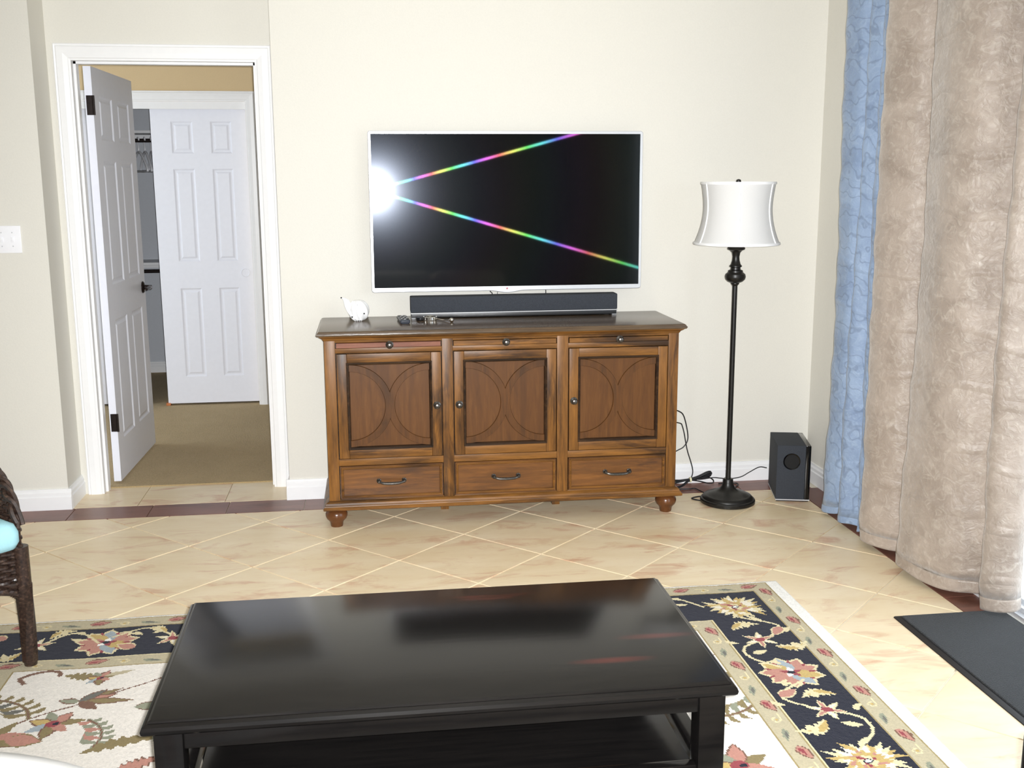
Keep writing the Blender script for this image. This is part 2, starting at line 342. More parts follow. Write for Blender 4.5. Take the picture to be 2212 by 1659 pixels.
# floor: slab plus single tiles
floor = struct('floor', BX(-4.4, XR, -7.2, YC, -0.08, -0.005), 'grout', 'beige diagonal tiled floor with a brown border strip', 'floor')
floor['_o'] = [0.0, 0.0, 0.0]
def clip(poly, x0, x1, y0, y1):
    for ax, lim, sg in ((0, x0, 1), (0, x1, -1), (1, y0, 1), (1, y1, -1)):
        out = []
        for i in range(len(poly)):
            a, b = poly[i-1], poly[i]; da, db = (a[ax]-lim)*sg, (b[ax]-lim)*sg
            if (da >= 0) != (db >= 0):
                t = da/(da-db); out.append((a[0]+(b[0]-a[0])*t, a[1]+(b[1]-a[1])*t))
            if db >= 0: out.append(b)
        poly = out
        if not poly: return []
    return poly
def prism(poly, z0, z1, ch=0.0):
    n = len(poly); cx = sum(p[0] for p in poly)/n; cy = sum(p[1] for p in poly)/n
    def sh(k): return [(cx+(p[0]-cx)*k, cy+(p[1]-cy)*k) for p in poly]
    R = [[(x, y, z0) for x, y in poly], [(x, y, z1-ch) for x, y in poly]]
    if ch: R.append([(x, y, z1) for x, y in sh(1-ch*4)])
    return loft(R)
def area(p): return 0.5*abs(sum(p[i-1][0]*p[i][1]-p[i][0]*p[i-1][1] for i in range(len(p))))
g0 = Vector((-1.2556, -0.3628)); ga = Vector((-0.2855, -0.2825)); gb = Vector((0.2895, -0.2915))
YS, XS = -0.205, 0.70                                  # inner edge of the border strip
gap = 0.003; fullmesh = None
for i in range(-14, 22):
    for j in range(-14, 22):
        c0 = g0 + ga*i + gb*j; c = [c0, c0+ga, c0+ga+gb, c0+gb]; m = (c[0]+c[2])/2
        q = [tuple(p + (m-p).normalized()*gap*1.41) for p in c]
        r = clip(q, -4.4, XS-gap, -5.0, YS-gap)
        if len(r) < 3 or area(r) < 0.002: continue
        if len(r) == 4 and area(r) > 0.99*area(q):
            if fullmesh is None:
                o = obj('floor_tile', prism([(p[0]-m.x, p[1]-m.y) for p in q], -0.007, 0, 0.0008), 'tile', floor, smooth=False); fullmesh = o.data
            else:
                o = bpy.data.objects.new('floor_tile', fullmesh); COL.objects.link(o); o.parent = floor
            o.location = (m.x, m.y, random.uniform(-0.0004, 0.0002))
        else:
            obj('floor_tile', prism(r, -0.007, 0, 0.0008), 'tile', floor, smooth=False)
x = XS
xs = [-1.668 + 0.3515*k for k in range(-7, 8)]
for a, b in zip(xs, xs[1:]):
    b = min(b, XR)
    if b - a < 0.05: continue
    obj('border_tile', BX(a+0.0015, b-0.0015, YS+0.0015, YW-0.003, -0.007, 0, 0.0008, 1), 'btile', floor, smooth=False)
y = YS
while y > -4.8:
    obj('border_tile', BX(XS+0.0015, XR-0.001, y-0.3515+0.0015, y-0.0015, -0.007, 0, 0.0008, 1), 'btile', floor, smooth=False); y -= 0.3515
for a, b in ((XB, -2.446), (-2.446, -2.046), (-2.046, XA)):
    obj('threshold_tile', BX(a+0.0015, b-0.0015, YW, 0.30, -0.007, 0, 0.0008, 1), 'tile', floor, smooth=False)

# baseboards: stepped profile extruded along a run
def baseboard(name, pts, label, h=0.098):
    prof = [(0.0, 0.0), (0.016, 0.0), (0.016, h*0.62), (0.012, h*0.68), (0.012, h*0.82), (0.007, h*0.9), (0.006, h), (0.0, h)]
    bm = B()
    for (x0, y0), (x1, y1) in zip(pts, pts[1:]):
        d = Vector((x1-x0, y1-y0)).normalized(); nrm = Vector((d.y, -d.x))
        e = 0.016
        loft([[(x0+nrm.x*o, y0+nrm.y*o, z) for o, z in prof], [(x1+nrm.x*o+0*d.x, y1+nrm.y*o, z) for o, z in prof]], bm=bm)
    return tag(obj(name, bm, 'trim', smooth=False), label, 'baseboard', kind='structure')
baseboard('baseboard_back', [(XA-0.0155, YW), (XR, YW)], 'white baseboard along the wall behind the cabinet')
baseboard('baseboard_left', [(-4.4, YW), (XB+0.0155, YW)], 'white baseboard below the switch plate wall')
baseboard('baseboard_alcove_left', [(XB, YW), (XB, YA)], 'short white baseboard on the alcove side left of the door')
baseboard('baseboard_alcove_right', [(XA, YA), (XA, YW)], 'short white baseboard on the alcove side right of the door')
baseboard('baseboard_right', [(XR, YW), (XR, OY1)], 'white baseboard running behind the subwoofer and curtains')

# door casing, jamb
def casing(name, x0, x1, zt, y, w_, label, mat='trim', left=True, t=0.018):
    """mitred moulded casing round an opening on the -Y face of a wall"""
    prof = [(0, 0), (0, t*0.55), (w_*0.12, t*0.62), (w_*0.16, t*0.8), (w_*0.45, t), (w_*0.8, t*0.9), (w_*0.86, t*0.65), (w_*0.95, t*0.75), (w_, t*0.55), (w_, 0)]
    prof = [(o, -d) for o, d in prof]
    R = []
    if left: R.append([(x0-o, y+d, 0) for o, d in prof])
    R.append([(x0-(o if left else 0), y+d, zt+o) for o, d in prof]); R.append([(x1+o, y+d, zt+o) for o, d in prof]); R.append([(x1+o, y+d, 0) for o, d in prof])
    return tag(obj(name, loft(R), mat, smooth=False), label, 'door trim', kind='structure')
casing('trim_1', DX0, DX1, DZ, YA, 0.075, 'white moulded casing around the bedroom doorway')
bm = box(B(), DX0-0.02, DX0, YA-0.002, YC+0.002, 0, DZ+0.02); box(bm, DX1, DX1+0.02, YA-0.002, YC+0.002, 0, DZ+0.02); box(bm, DX0, DX1, YA-0.002, YC+0.002, DZ, DZ+0.02)
box(bm, DX0, DX0+0.011, YA+0.03, YA+0.07, 0, DZ); box(bm, DX1-0.011, DX1, YA+0.03, YA+0.07, 0, DZ); box(bm, DX0, DX1, YA+0.03, YA+0.07, DZ-0.011, DZ)
struct('trim_2', bm, 'trim', 'white door jamb lining the bedroom doorway', 'door trim')

# bedroom shell
YK = 2.22; BX0, BX1, ZB = -4.4, 0.6, 2.44
floorb = struct('floor_bedroom', BX(BX0, BX1, 0.30, 3.7, -0.06, 0.006), 'carpet', 'tan carpet in the bedroom beyond the doorway', 'carpet')
struct('ceiling_bedroom', BX(BX0, BX1, YC, 3.7, ZB, ZB+0.08), 'ceil', 'bedroom ceiling beyond the doorway', 'ceiling')
CX0, CX1, CZ = -3.3, -2.09, 1.992
bm = box(B(), CX1, BX1, YK, YK+0.11, 0, ZB); box(bm, BX0, CX0, YK, YK+0.11, 0, ZB); box(bm, CX0, CX1, YK, YK+0.11, CZ, ZB)
struct('wall_bedroom_back', bm, 'tanpaint', 'tan bedroom wall above the closet doors', 'wall')
struct('wall_bedroom_right', BX(BX1, BX1+0.12, YC, 3.7, 0, ZB), 'tanpaint', 'unseen right wall of the bedroom', 'wall')
bm = box(B(), BX0-0.12, BX0, YC, 0.7, 0, ZB); box(bm, BX0-0.12, BX0, 2.15, 3.7, 0, ZB); box(bm, BX0-0.12, BX0, 0.7, 2.15, 0, 0.35); box(bm, BX0-0.12, BX0, 0.7, 2.15, 2.2, ZB)
struct('wall_bedroom_left', bm, 'tanpaint', 'unseen left bedroom wall with its window opening', 'wall')
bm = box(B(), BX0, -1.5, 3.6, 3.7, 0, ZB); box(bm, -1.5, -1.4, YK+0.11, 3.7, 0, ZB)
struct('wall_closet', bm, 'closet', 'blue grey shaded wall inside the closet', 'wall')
casing('trim_3', CX0, CX1, CZ, YK, 0.065, 'white casing around the bedroom closet')
struct('trim_4', BX(CX0, CX1, YK+0.004, YK+0.02, 1.945, CZ), 'trim', 'white header board above the sliding closet doors', 'trim')
baseboard('baseboard_bedroom', [(CX1+0.066, YK), (BX1, YK)], 'white baseboard right of the closet', 0.1)
baseboard('baseboard_closet', [(BX0, 3.6), (-1.5, 3.6)], 'white baseboard inside the closet', 0.09)

# panelled doors (built in local coords: x along width, y = face towards -Y, z up)
def panel_door(root, wd, ht, th, cols, rows, mat, both=True):
    core = box(B(), 0, wd, -th/2+0.006, th/2-0.006, 0, ht)
    for sgn in ((-1, 1) if both else (-1,)):
        ya, yb = (-th/2, -th/2+0.006) if sgn < 0 else (th/2-0.006, th/2)
        xsx = [0] + [v for c in cols for v in c] + [wd]; zz = [0] + [v for r in rows for v in r] + [ht]
        for k in range(0, len(xsx), 2): box(core, xsx[k], xsx[k+1], ya, yb, 0, ht)
        for k in range(0, len(zz), 2):
            for c in cols: box(core, c[0], c[1], ya, yb, zz[k], zz[k+1])
    slab = obj('slab', core, mat, root, smooth=False)
    for c in cols:
        for r in rows:
            for sgn in ((-1, 1) if both else (-1,)):
                yo = sgn*th/2; yi = sgn*(th/2-0.007); a = 0.012; b = 0.03
                R = [[(c[0]-d+0, y_, r[0]-d), (c[1]+d, y_, r[0]-d), (c[1]+d, y_, r[1]+d), (c[0]-d, y_, r[1]+d)] for d, y_ in ((-0.0, yo), (-a, yi), (-a-0.004, yi), (-b, yo-sgn*0.001))]
                obj('panel', loft(R, cap0=False), mat, root, smooth=False)
    return slab
rows = [(0.20, 0.80), (0.975, 1.575), (1.672, 1.88)]
d1 = thing('door_1', 'open white six panel bedroom door with a dark lever handle', 'door', (-2.6155, 0.362, 0.018), kind='structure', rz=math.radians(88.6))
panel_door(d1, 0.805, 2.008, 0.035, [(0.11, 0.355), (0.46, 0.70)], rows, 'doorp')
# lever handle on the face turned to the room (local -Y) and on the back
for s in (-1, 1):
    bm = loft([[(0.745 + r*math.cos(2*PI*i/24), s*(0.0175+d), 0.90 + r*math.sin(2*PI*i/24)) for i in range(24)] for r, d in ((0.033, 0), (0.033, 0.004), (0.027, 0.010), (0.013, 0.013), (0.012, 0.045), (0.012, 0.05))])
    tube([(0.745, s*0.058, 0.90), (0.70, s*0.062, 0.902), (0.645, s*0.060, 0.898)], lambda t: 0.011-0.003*t, 10, bm)
    obj('lever_handle', bm, 'bronze', d1, label='dark bronze lever handle')
for z in (0.30, 1.83):
    bm = box(B(), -0.0028, 0.0, -0.0175, 0.012, z-0.045, z+0.045, 0.001, 1); tube([(-0.003, -0.021, z-0.045), (-0.003, -0.021, z+0.045)], 0.006, 10, bm, smooth=False)
    obj('hinge', bm, 'bronze', d1, label='dark bronze hinge')
d2 = thing('door_2', 'white six panel sliding closet door behind the bedroom doorway', 'door', (-2.695, 2.285, 0.02), kind='structure', rz=1e-6)
panel_door(d2, 0.61, 1.935, 0.034, [(0.125, 0.262), (0.373, 0.505)], [(0.18, 0.775), (0.952, 1.55), (1.648, 1.85)], 'doorp', both=False)
obj('finger_pull', lathe_y([(0.03, -0.001), (0.03, 0.002), (0.026, 0.003), (0.024, 0.0005)], 0.55, -0.0172, 0.872, 28), 'doorp', d2)
d3 = thing('door_3', 'second sliding closet door mostly hidden by the open bedroom door', 'door', (-3.29, 2.332, 0.02), kind='structure', rz=1e-6)
panel_door(d3, 0.42, 1.935, 0.034, [(0.06, 0.17), (0.25, 0.36)], [(0.18, 0.775), (0.952, 1.55), (1.648, 1.85)], 'doorp', both=False)
tag(obj('floor_guide', BX(-2.71, -2.68, 2.262, 2.308, 0.006, 0.024, 0.003), 'orange'), 'small orange floor guide at the closet door corner', 'door guide')

# closet fittings and hangers
for nm, z, lab in (('closet_shelf', 1.835, 'upper white closet shelf with a dark hanging rod'), ('closet_shelf', 0.875, 'lower white closet shelf with a dark hanging rod')):
    t = thing(nm, lab, 'shelf', (-2.95, 3.45, z))
    obj('board', BX(-4.3, -1.52, 3.25, 3.598, z, z+0.02, 0.002), 'trim', t); obj('cleat', BX(-4.3, -1.52, 3.58, 3.599, z-0.045, z-0.001), 'trim', t)
    obj('rod', tube([(-4.3, 3.33, z-0.05), (-1.52, 3.33, z-0.05)], 0.014, 14, smooth=False), 'bronze', t)
def hanger(x, rz, lab):
    t = thing('coat_hanger', lab, 'hanger', (x, 3.33, 1.785), 'hangers in the closet', rz=rz)
    obj('hook', tube([(0, -0.021, 0.0), (0, -0.015, 0.016), (0, 0.003, 0.0225), (0, 0.021, 0.008), (0, 0.020, -0.014), (0, 0.0, -0.05), (0, 0, -0.08)], 0.0055, 8), 'whitep', t)
    obj('body', tube([(0, 0, -0.08), (0, -0.06, -0.10), (0, -0.15, -0.16), (0, -0.2, -0.21), (0, -0.17, -0.222), (0, 0, -0.222), (0, 0.17, -0.222), (0, 0.2, -0.21), (0, 0.15, -0.16), (0, 0.06, -0.10), (0, 0, -0.08)], 0.009, 8, k=5), 'whitep', t)
hanger(-2.985, 0.46, 'leftmost white plastic coat hanger on the closet rod'); hanger(-2.94, 0.38, 'middle white plastic coat hanger on the closet rod'); hanger(-2.895, 0.30, 'rightmost white plastic coat hanger by the sliding door')

# patio door sill, frame and ground outside
bm = box(B(), XR+0.01, XR+0.13, OY0, OY1, -0.005, 0.014); box(bm, XR+0.035, XR+0.05, OY0, OY1, 0.014, 0.03); box(bm, XR+0.085, XR+0.1, OY0, OY1, 0.014, 0.03)
struct('trim_5', bm, 'silver', 'pale aluminium patio door track right of the dark mat', 'door track')
bm = box(B(), XR+0.03, XR+0.11, OY0, OY0+0.05, 0.014, OZ); box(bm, XR+0.03, XR+0.11, OY0, OY1, OZ-0.05, OZ)
struct('trim_6', bm, 'trim', 'white patio door frame outside the view', 'door trim')
struct('ground', BX(XR+0.14, 30, -30, 30, -0.3, -0.02), 'patio', 'concrete patio ground outside the door', 'ground')

# ------------------------------------------------------------------ curtains
def curtain(name, keys, z0, z1, mat, hemh, hemmat, label, seed, zhem=None):
    rnd = random.Random(seed); P = crom([(a, b, 0) for a, b in keys], 12); nz = 56
    t = thing(name, label, 'curtain', (P[0].x, P[0].y, 0))
    ph = [rnd.uniform(0, 6.28) for _ in range(6)]
    def pos(i, v):
        p = P[i]; d = (P[min(i+1, len(P)-1)] - P[max(i-1, 0)]).normalized(); n_ = Vector((d.y, -d.x, 0)); s = i/len(P)
        z = z0 + (z1-z0)*v; k = 0.25 + 0.75*(1-v)
        a = 0.010*math.sin(11*s+2.3*v*2+ph[0])*k + 0.006*math.sin(23*s-5*v+ph[1])*k + 0.003*math.sin(40*v+9*s+ph[2])*(0.4+0.6*(1-v)) + 0.0025*math.sin(95*v-17*s+ph[3])
        zz = z + ((0.007*math.sin(9*s+ph[4]) + 0.005*math.sin(21*s+ph[5])) if v < 0.06 else 0)*(1-v/0.06)
        q = p + n_*a; return (q.x, q.y, zz)
    def sheet(v0, v1, n, off, th):
        rows_ = [[pos(i, v0+(v1-v0)*j/n) for i in range(len(P))] for j in range(n+1)]
        bm = B(); V = [[bm.verts.new(p) for p in r] for r in rows_]
        for a, b in zip(V, V[1:]):
            for i in range(len(P)-1): bm.faces.new((a[i], a[i+1], b[i+1], b[i]))
        return bm
    vh = hemh/(z1-z0)
    for nm, v0, v1, n, m in (('drape', vh, 1, nz, mat), ('hem', 0, vh, 6, hemmat)):
        o = obj(nm, sheet(v0, v1, n, 0, 0), m, t, ang=70)
        md = o.modifiers.new('thickness', 'SOLIDIFY'); md.thickness = 0.0035; md.offset = 0
    return t
curtain('curtain', [(0.745, -0.565), (0.69, -0.585), (0.668, -0.63), (0.69, -0.70), (0.725, -0.735), (0.695, -0.775), (0.672, -0.81), (0.70, -0.85), (0.725, -0.875), (0.69, -0.905), (0.70, -0.94), (0.75, -0.955)], 0.026, 2.43, 'blue', 0.03, 'blue', 'narrow light blue damask curtain panel hanging nearest the corner', 3)
curtain('curtain', [(0.80, -0.985), (0.705, -0.99), (0.648, -1.02), (0.655, -1.09), (0.70, -1.16), (0.745, -1.20), (0.765, -1.24), (0.72, -1.30), (0.662, -1.345), (0.655, -1.41), (0.66, -1.50), (0.69, -1.58), (0.735, -1.625), (0.79, -1.65), (0.815, -1.68), (0.765, -1.73), (0.745, -1.765), (0.765, -1.80), (0.81, -1.825), (0.85, -1.815)], 0.026, 2.43, 'beige', 0.045, 'hem', 'wide crushed beige satin curtain panel next to the dark mat', 5)
t = thing('curtain_rod', 'curtain rod above the view holding both curtain panels', 'curtain rod', (0.72, -1.2, 2.44))
obj('rod', tube([(0.72, -0.45, 2.45), (0.72, -2.2, 2.45)], 0.014, 14, smooth=False), 'lampblk', t)
for y in (-0.5, -2.1): obj('bracket', BX(0.70, 0.839, y-0.01, y+0.01, 2.43, 2.45), 'lampblk', t)

# ------------------------------------------------------------------ television
TX0, TX1, TZ0, TZ1 = -1.3265, -0.060, 0.988, 1.7155
tv = thing('television', 'large flat television with a slim silver bezel on the cream wall', 'television', (-0.693, -0.06, 0.988)); tv.rotation_euler = (-0.0125, 0, -0.0050)
YT = -0.092
obj('housing', BX(TX0+0.03, TX1-0.03, -0.085, -0.045, TZ0+0.02, TZ1-0.02, 0.01), 'blackp', tv)
obj('wall_mount', BX(-0.95, -0.45, -0.046, -0.030, 1.2, 1.5, 0.003), 'blackp', tv)
def rrz(x0, x1, z0, z1, r, y, n=5, chin=0.0):
    pts = []
    for cx, cz, a in ((x1-r, z0+r, -90), (x1-r, z1-r, 0), (x0+r, z1-r, 90), (x0+r, z0+r, 180)):
        for i in range(n+1):
            t_ = math.radians(a+90*i/n); pts.append((cx+r*math.cos(t_), y, cz+r*math.sin(t_)))
    xm = (x0+x1)/2-0.005
    bot = [(xm + (k-12)/12*0.085, y, z0 - chin*(0.5+0.5*math.cos(PI*(k-12)/12))) for k in range(25)]
    return pts + bot
def frame_z(x0, x1, z0, z1, bl, bt, bb, y0, y1, chin):
    O = [rrz(x0, x1, z0, z1, 0.012, y1, chin=chin), rrz(x0, x1, z0, z1, 0.012, y0+0.004, chin=chin), rrz(x0+0.003, x1-0.003, z0+0.003, z1-0.003, 0.010, y0, chin=chin),
         rrz(x0+bl, x1-bl, z0+bb, z1-bt, 0.002, y0, chin=0), rrz(x0+bl, x1-bl, z0+bb, z1-bt, 0.002, y0+0.008, chin=0)]
    return loft(O, cap0=True, cap1=False)
obj('bezel', frame_z(TX0, TX1, TZ0, TZ1, 0.013, 0.014, 0.021, YT-0.004, YT+0.012, 0.010), 'silver', tv)
bm = B(); sx0, sx1, sz0, sz1 = TX0+0.012, TX1-0.012, TZ0+0.020, TZ1-0.013
f = bm.faces.new([bm.verts.new(p) for p in ((sx0, YT, sz0), (sx1, YT, sz0), (sx1, YT, sz1), (sx0, YT, sz1))])
uvl = bm.loops.layers.uv.new('UVMap')
for lp, uv in zip(f.loops, ((0, 0), (1, 0), (1, 1), (0, 1))): lp[uvl].uv = uv
scr = obj('screen', bm, 'screen', tv, smooth=False, label='glossy black screen')
bm = lathe_y([(0.0042, -0.001), (0.0042, 0.0006), (0.0036, 0.0008)], -0.700, YT-0.004, 0.9985, 20)
obj('badge', bm, 'red', tv, label='tiny round red badge')
bm = box(B(), -0.6995, -0.6985, YT-0.0052, YT-0.0047, 0.9968, 1.0002); box(bm, -0.6995, -0.6975, YT-0.0052, YT-0.0047, 0.9965, 0.9972)
obj('badge_letter', bm, 'silver', tv)

# soundbar
sb = thing('soundbar', 'long charcoal cloth soundbar on the wooden cabinet below the television', 'soundbar', (-0.67, -0.13, 0.872))
obj('grille', BX(-1.153, -0.186, -0.155, -0.075, 0.899, 0.972, 0.006), 'cloth', sb)
obj('silver_strip', BX(-1.153, -0.186, -0.157, -0.074, 0.8945, 0.8985, 0.001, 1), 'silver', sb, label='thin silver strip')
obj('base', BX(-1.150, -0.189, -0.150, -0.080, 0.876, 0.8945, 0.002), 'blackp', sb)
for a, b in ((-1.15, -1.13), (-0.210, -0.188)): obj('foot', BX(a, b, -0.148, -0.08, 0.8722, 0.8944, 0.002), 'silver', sb)
for pts, lab in (([(-0.778, -0.06, 1.02), (-0.776, -0.062, 0.985), (-0.768, -0.07, 0.975), (-0.765, -0.072, 0.95)], 'black cable left of the television chin'),
                 ([(-0.742, -0.06, 1.02), (-0.741, -0.064, 0.985), (-0.745, -0.07, 0.95)], 'thin black cable just beside the television chin'),
                 ([(-0.512, -0.06, 1.02), (-0.512, -0.064, 0.985), (-0.512, -0.07, 0.95)], 'black cable right of the television chin')):
    tag(obj('television_cable', tube(pts, 0.0022 if 'thin' not in lab else 0.0012, 8), 'rubber'), lab, 'cable', 'television cables')

# ------------------------------------------------------------------ wooden cabinet
CL, CR, YF = -1.537, 0.015, -0.49
ZT = 0.872
cab = thing('media_cabinet', 'distressed brown wooden media cabinet with three circle pattern doors', 'cabinet', (-0.761, -0.27, 0))
obj('body', BX(CL+0.004, CR-0.004, YF+0.022, -0.045, 0.115, 0.84), 'bead', cab, smooth=False)
PX = [(CL, -1.4905), (-1.037, -0.990), (-0.5325, -0.483), (-0.031, CR)]
for a, b in PX: obj('stile', BX(a, b, YF, YF+0.024, 0.115, 0.842, 0.002), 'wz', cab)
BAY = [(PX[k][1], PX[k+1][0]) for k in range(3)]
for a, b in BAY:
    for z0, z1 in ((0.820, 0.842), (0.774, 0.795), (0.279, 0.309), (0.115, 0.128)): obj('rail', BX(a, b, YF+0.0005, YF+0.024, z0, z1, 0.0015), 'wx', cab)
obj('crown', rloft(CL, CR, YF, -0.04, [(0, 0.828), (0.003, 0.832), (0.006, 0.838), (0.018, 0.846), (0.020, 0.850)]), 'wx', cab, ang=20)
obj('top', rloft(CL, CR, YF, -0.05, [(0.022, 0.849), (0.027, 0.851), (0.030, 0.856), (0.029, 0.861), (0.026, 0.862), (0.025, 0.866), (0.020, 0.870), (0.012, ZT)]), 'wtop', cab, ang=20)
obj('base_moulding', rloft(CL, CR, YF, -0.045, [(0.020, 0.084), (0.026, 0.087), (0.027, 0.095), (0.022, 0.101), (0.021, 0.104), (0.017, 0.106), (0.015, 0.115), (0.008, 0.121), (0.002, 0.124)]), 'wx', cab, ang=20)
for x in (-1.51, -0.018):
    for y in (-0.455, -0.085):
        obj('bun_foot', lathe([(0.026, 0.0), (0.027, 0.004), (0.029, 0.018), (0.033, 0.026), (0.043, 0.036), (0.048, 0.048), (0.048, 0.058), (0.043, 0.070), (0.034, 0.078), (0.028, 0.081), (0.030, 0.085)], x, y, 32), 'wfoot', cab)
for x in (-1.02, -0.5): obj('centre_leg', BX(x-0.018, x+0.018, -0.29, -0.25, 0.0, 0.09, 0.002), 'wz', cab)
def knob(par, x, y, z):
    obj('knob', lathe_y([(0.017, 0), (0.017, 0.003), (0.013, 0.005), (0.007, 0.008), (0.007, 0.016), (0.011, 0.019), (0.0125, 0.024), (0.010, 0.029), (0.004, 0.031)], x, y, z, 24), 'pewter', par, label='aged metal knob')
for k, (a, b) in enumerate(BAY):
    g = 0.0045; m = (a+b)/2
    p = obj('pull_out_tray', BX(a+g, b-g, YF-0.002, YF+0.05, 0.7965, 0.8175, 0.001, 1), ('wredpull', 'wx', 'wx')[k], cab); knob(p, m+0.004, YF-0.002, 0.807)
    # door: four boards, bead, panel, arcs, knob
    x0, x1, z0, z1 = a+g, b-g, 0.312, 0.771; fw = 0.043
    d = obj('door', BX(x0+fw*0.5, x1-fw*0.5, YF+0.0201, YF+0.0215, z0+0.004, z1-0.004), 'bead', cab, smooth=False)
    for xx in (x0, x1-fw): obj('door_stile', BX(xx, xx+fw, YF-0.004, YF+0.02, z0, z1, 0.002), 'wz', d)
    for zz0, zz1 in ((z0, z0+fw-0.002), (z1-fw+0.002, z1)): obj('door_rail', BX(x0+fw+0.0006, x1-fw-0.0006, YF-0.0035, YF+0.02, zz0, zz1, 0.002), 'wx', d)
    px0, px1, pz0, pz1 = x0+fw, x1-fw, z0+fw-0.002, z1-fw+0.002
    obj('panel', BX(px0, px1, YF+0.010, YF+0.02, pz0, pz1), 'wpanel', d, smooth=False)
    def rr(o_, y_): return [(px0+o_, y_, pz0+o_), (px1-o_, y_, pz0+o_), (px1-o_, y_, pz1-o_), (px0+o_, y_, pz1-o_)]
    bm = loft([rr(-0.004, YF-0.003), rr(-0.003, YF-0.007), rr(0.000, YF-0.0085), rr(0.003, YF-0.007), rr(0.004, YF-0.003), rr(0.006, YF-0.002), rr(0.010, YF+0.010)], cap0=False, cap1=False)
    obj('bead_moulding', bm, 'bead', d, smooth=False)
    cz = (pz0+pz1)/2; ro, ri = (px1-px0)/2+0.003, (px1-px0)/2-0.029
    for sgn, cx in ((1, px0+0.008), (-1, px1-0.008)):
        R = []
        for i in range(33):
            t_ = -PI/2 + PI*i/32; cs, sn = math.cos(t_)*sgn, math.sin(t_)
            yo = YF+0.0035 + (0.0004 if sgn < 0 else 0)
            R.append([(cx+ri*cs, YF+0.0105, cz+ri*sn), (cx+(ri+0.002)*cs, yo, cz+(ri+0.002)*sn), (cx+(ro-0.002)*cs, yo, cz+(ro-0.002)*sn), (cx+ro*cs, YF+0.0105, cz+ro*sn)])
        obj('arc_overlay', loft(R), 'warc', d, ang=30)
    kx = (x1-0.020, x0+0.021, x0+0.021)[k]; knob(d, kx, YF-0.004, 0.537)
    # drawer
    dz0, dz1 = 0.1305, 0.2765
    def dr(o_, y_): return [(x0+o_, y_, dz0+o_), (x1-o_, y_, dz0+o_), (x1-o_, y_, dz1-o_), (x0+o_, y_, dz1-o_)]
    w_ = obj('drawer', loft([dr(0, YF+0.03), dr(0, YF-0.003), dr(0.014, YF-0.003), dr(0.0145, YF+0.001)]), 'wxd', cab, smooth=False)
    obj('bead_moulding', loft([dr(0.004, YF-0.003), dr(0.005, YF-0.007), dr(0.008, YF-0.009), dr(0.011, YF-0.007), dr(0.013, YF-0.003), dr(0.0145, YF+0.001)], cap0=False, cap1=False), 'wx', w_, smooth=False)
    hx, hz = (-1.266, -0.761, -0.257)[k], 0.207
    bm = B()
    for s in (-1, 1): lathe_y([(0.0105, 0), (0.0105, 0.004), (0.007, 0.006), (0.006, 0.02), (0.007, 0.024), (0.003, 0.027)], hx+s*0.055, YF+0.001, hz, 16, bm)
    tube([(hx-0.056, YF-0.02, hz), (hx-0.045, YF-0.024, hz-0.003), (hx-0.03, YF-0.026, hz-0.006), (hx, YF-0.027, hz-0.007), (hx+0.03, YF-0.026, hz-0.006), (hx+0.045, YF-0.024, hz-0.003), (hx+0.056, YF-0.02, hz)], lambda u: 0.0045+0.0025*math.sin(PI*u), 10, bm)
    obj('handle', bm, 'pewter', w_, label='dark metal bar handle')

# things on the cabinet
sh = thing('shell_ornament', 'white ceramic seashell ornament on the left end of the cabinet', 'ornament', (-1.398, -0.17, ZT))
bm = B(); V = []; NU, NV = 60, 22
for j in range(NU+1):                        # ribbed closed body, flattened underneath
    ph = 2*PI*j/NU; row = []
    for i in range(NV+1):
        v = i/NV; pr = math.sin(PI*(0.04+0.95*v))**0.8; rib = 1 + 0.06*math.cos(8*(ph+1.3*v))*pr
        row.append(bm.verts.new((-1.388 + 0.046*pr*rib*math.cos(ph), -0.17 + 0.042*pr*rib*math.sin(ph), ZT + 0.0005 + 0.094*(1-math.cos(PI*v))/2)))
    V.append(row)
for a, b in zip(V, V[1:]):
    for i in range(NV): bm.faces.new((a[i], b[i], b[i+1], a[i+1]))
bmesh.ops.remove_doubles(bm, verts=bm.verts, dist=0.0004)
obj('shell_body', bm, 'shell', sh, ang=60)
lip = crom([(-1.372, -0.20, ZT+0.006), (-1.400, -0.208, ZT+0.010), (-1.428, -0.206, ZT+0.030), (-1.447, -0.198, ZT+0.062), (-1.456, -0.190, ZT+0.098), (-1.464, -0.186, ZT+0.106)], 8)
inn = crom([(-1.372, -0.165, ZT+0.016), (-1.392, -0.17, ZT+0.030), (-1.408, -0.17, ZT+0.050), (-1.422, -0.17, ZT+0.074), (-1.437, -0.175, ZT+0.100), (-1.458, -0.182, ZT+0.108)], 8)
obj('shell_lip', loft([[p, p+(q-p)*0.3+Vector((-0.006, -0.004, 0.0)), p+(q-p)*0.7+Vector((-0.004, -0.003, 0.002)), q, q+Vector((0.003, 0.004, -0.002)), p+(q-p)*0.5+Vector((0.004, 0.006, 0.0))] for p, q in zip(lip, inn)]), 'shell', sh, ang=60)
for k in range(4):
    a0 = -2.3 + 0.42*k
    obj('shell_rib', tube([(-1.388+0.049*math.sin(PI*v)**0.8*math.cos(a0-0.5*v), -0.17+0.045*math.sin(PI*v)**0.8*math.sin(a0-0.5*v), ZT+0.094*(1-math.cos(PI*v))/2) for v in (0.12, 0.25, 0.4, 0.55, 0.7, 0.85)], 0.0045, 8), 'shell', sh)
for dx, dy, dz in ((0.034, -0.036, 0.036), (-0.020, -0.040, 0.022), (0.004, -0.034, 0.074), (-0.066, -0.016, 0.107)):
    c = Vector((-1.398+dx, -0.17+dy, ZT+dz)); bm = B(); bmesh.ops.create_uvsphere(bm, u_segments=10, v_segments=6, radius=0.0036, matrix=Matrix.Translation(c)); obj('dark_spot', bm, 'blackp', sh)

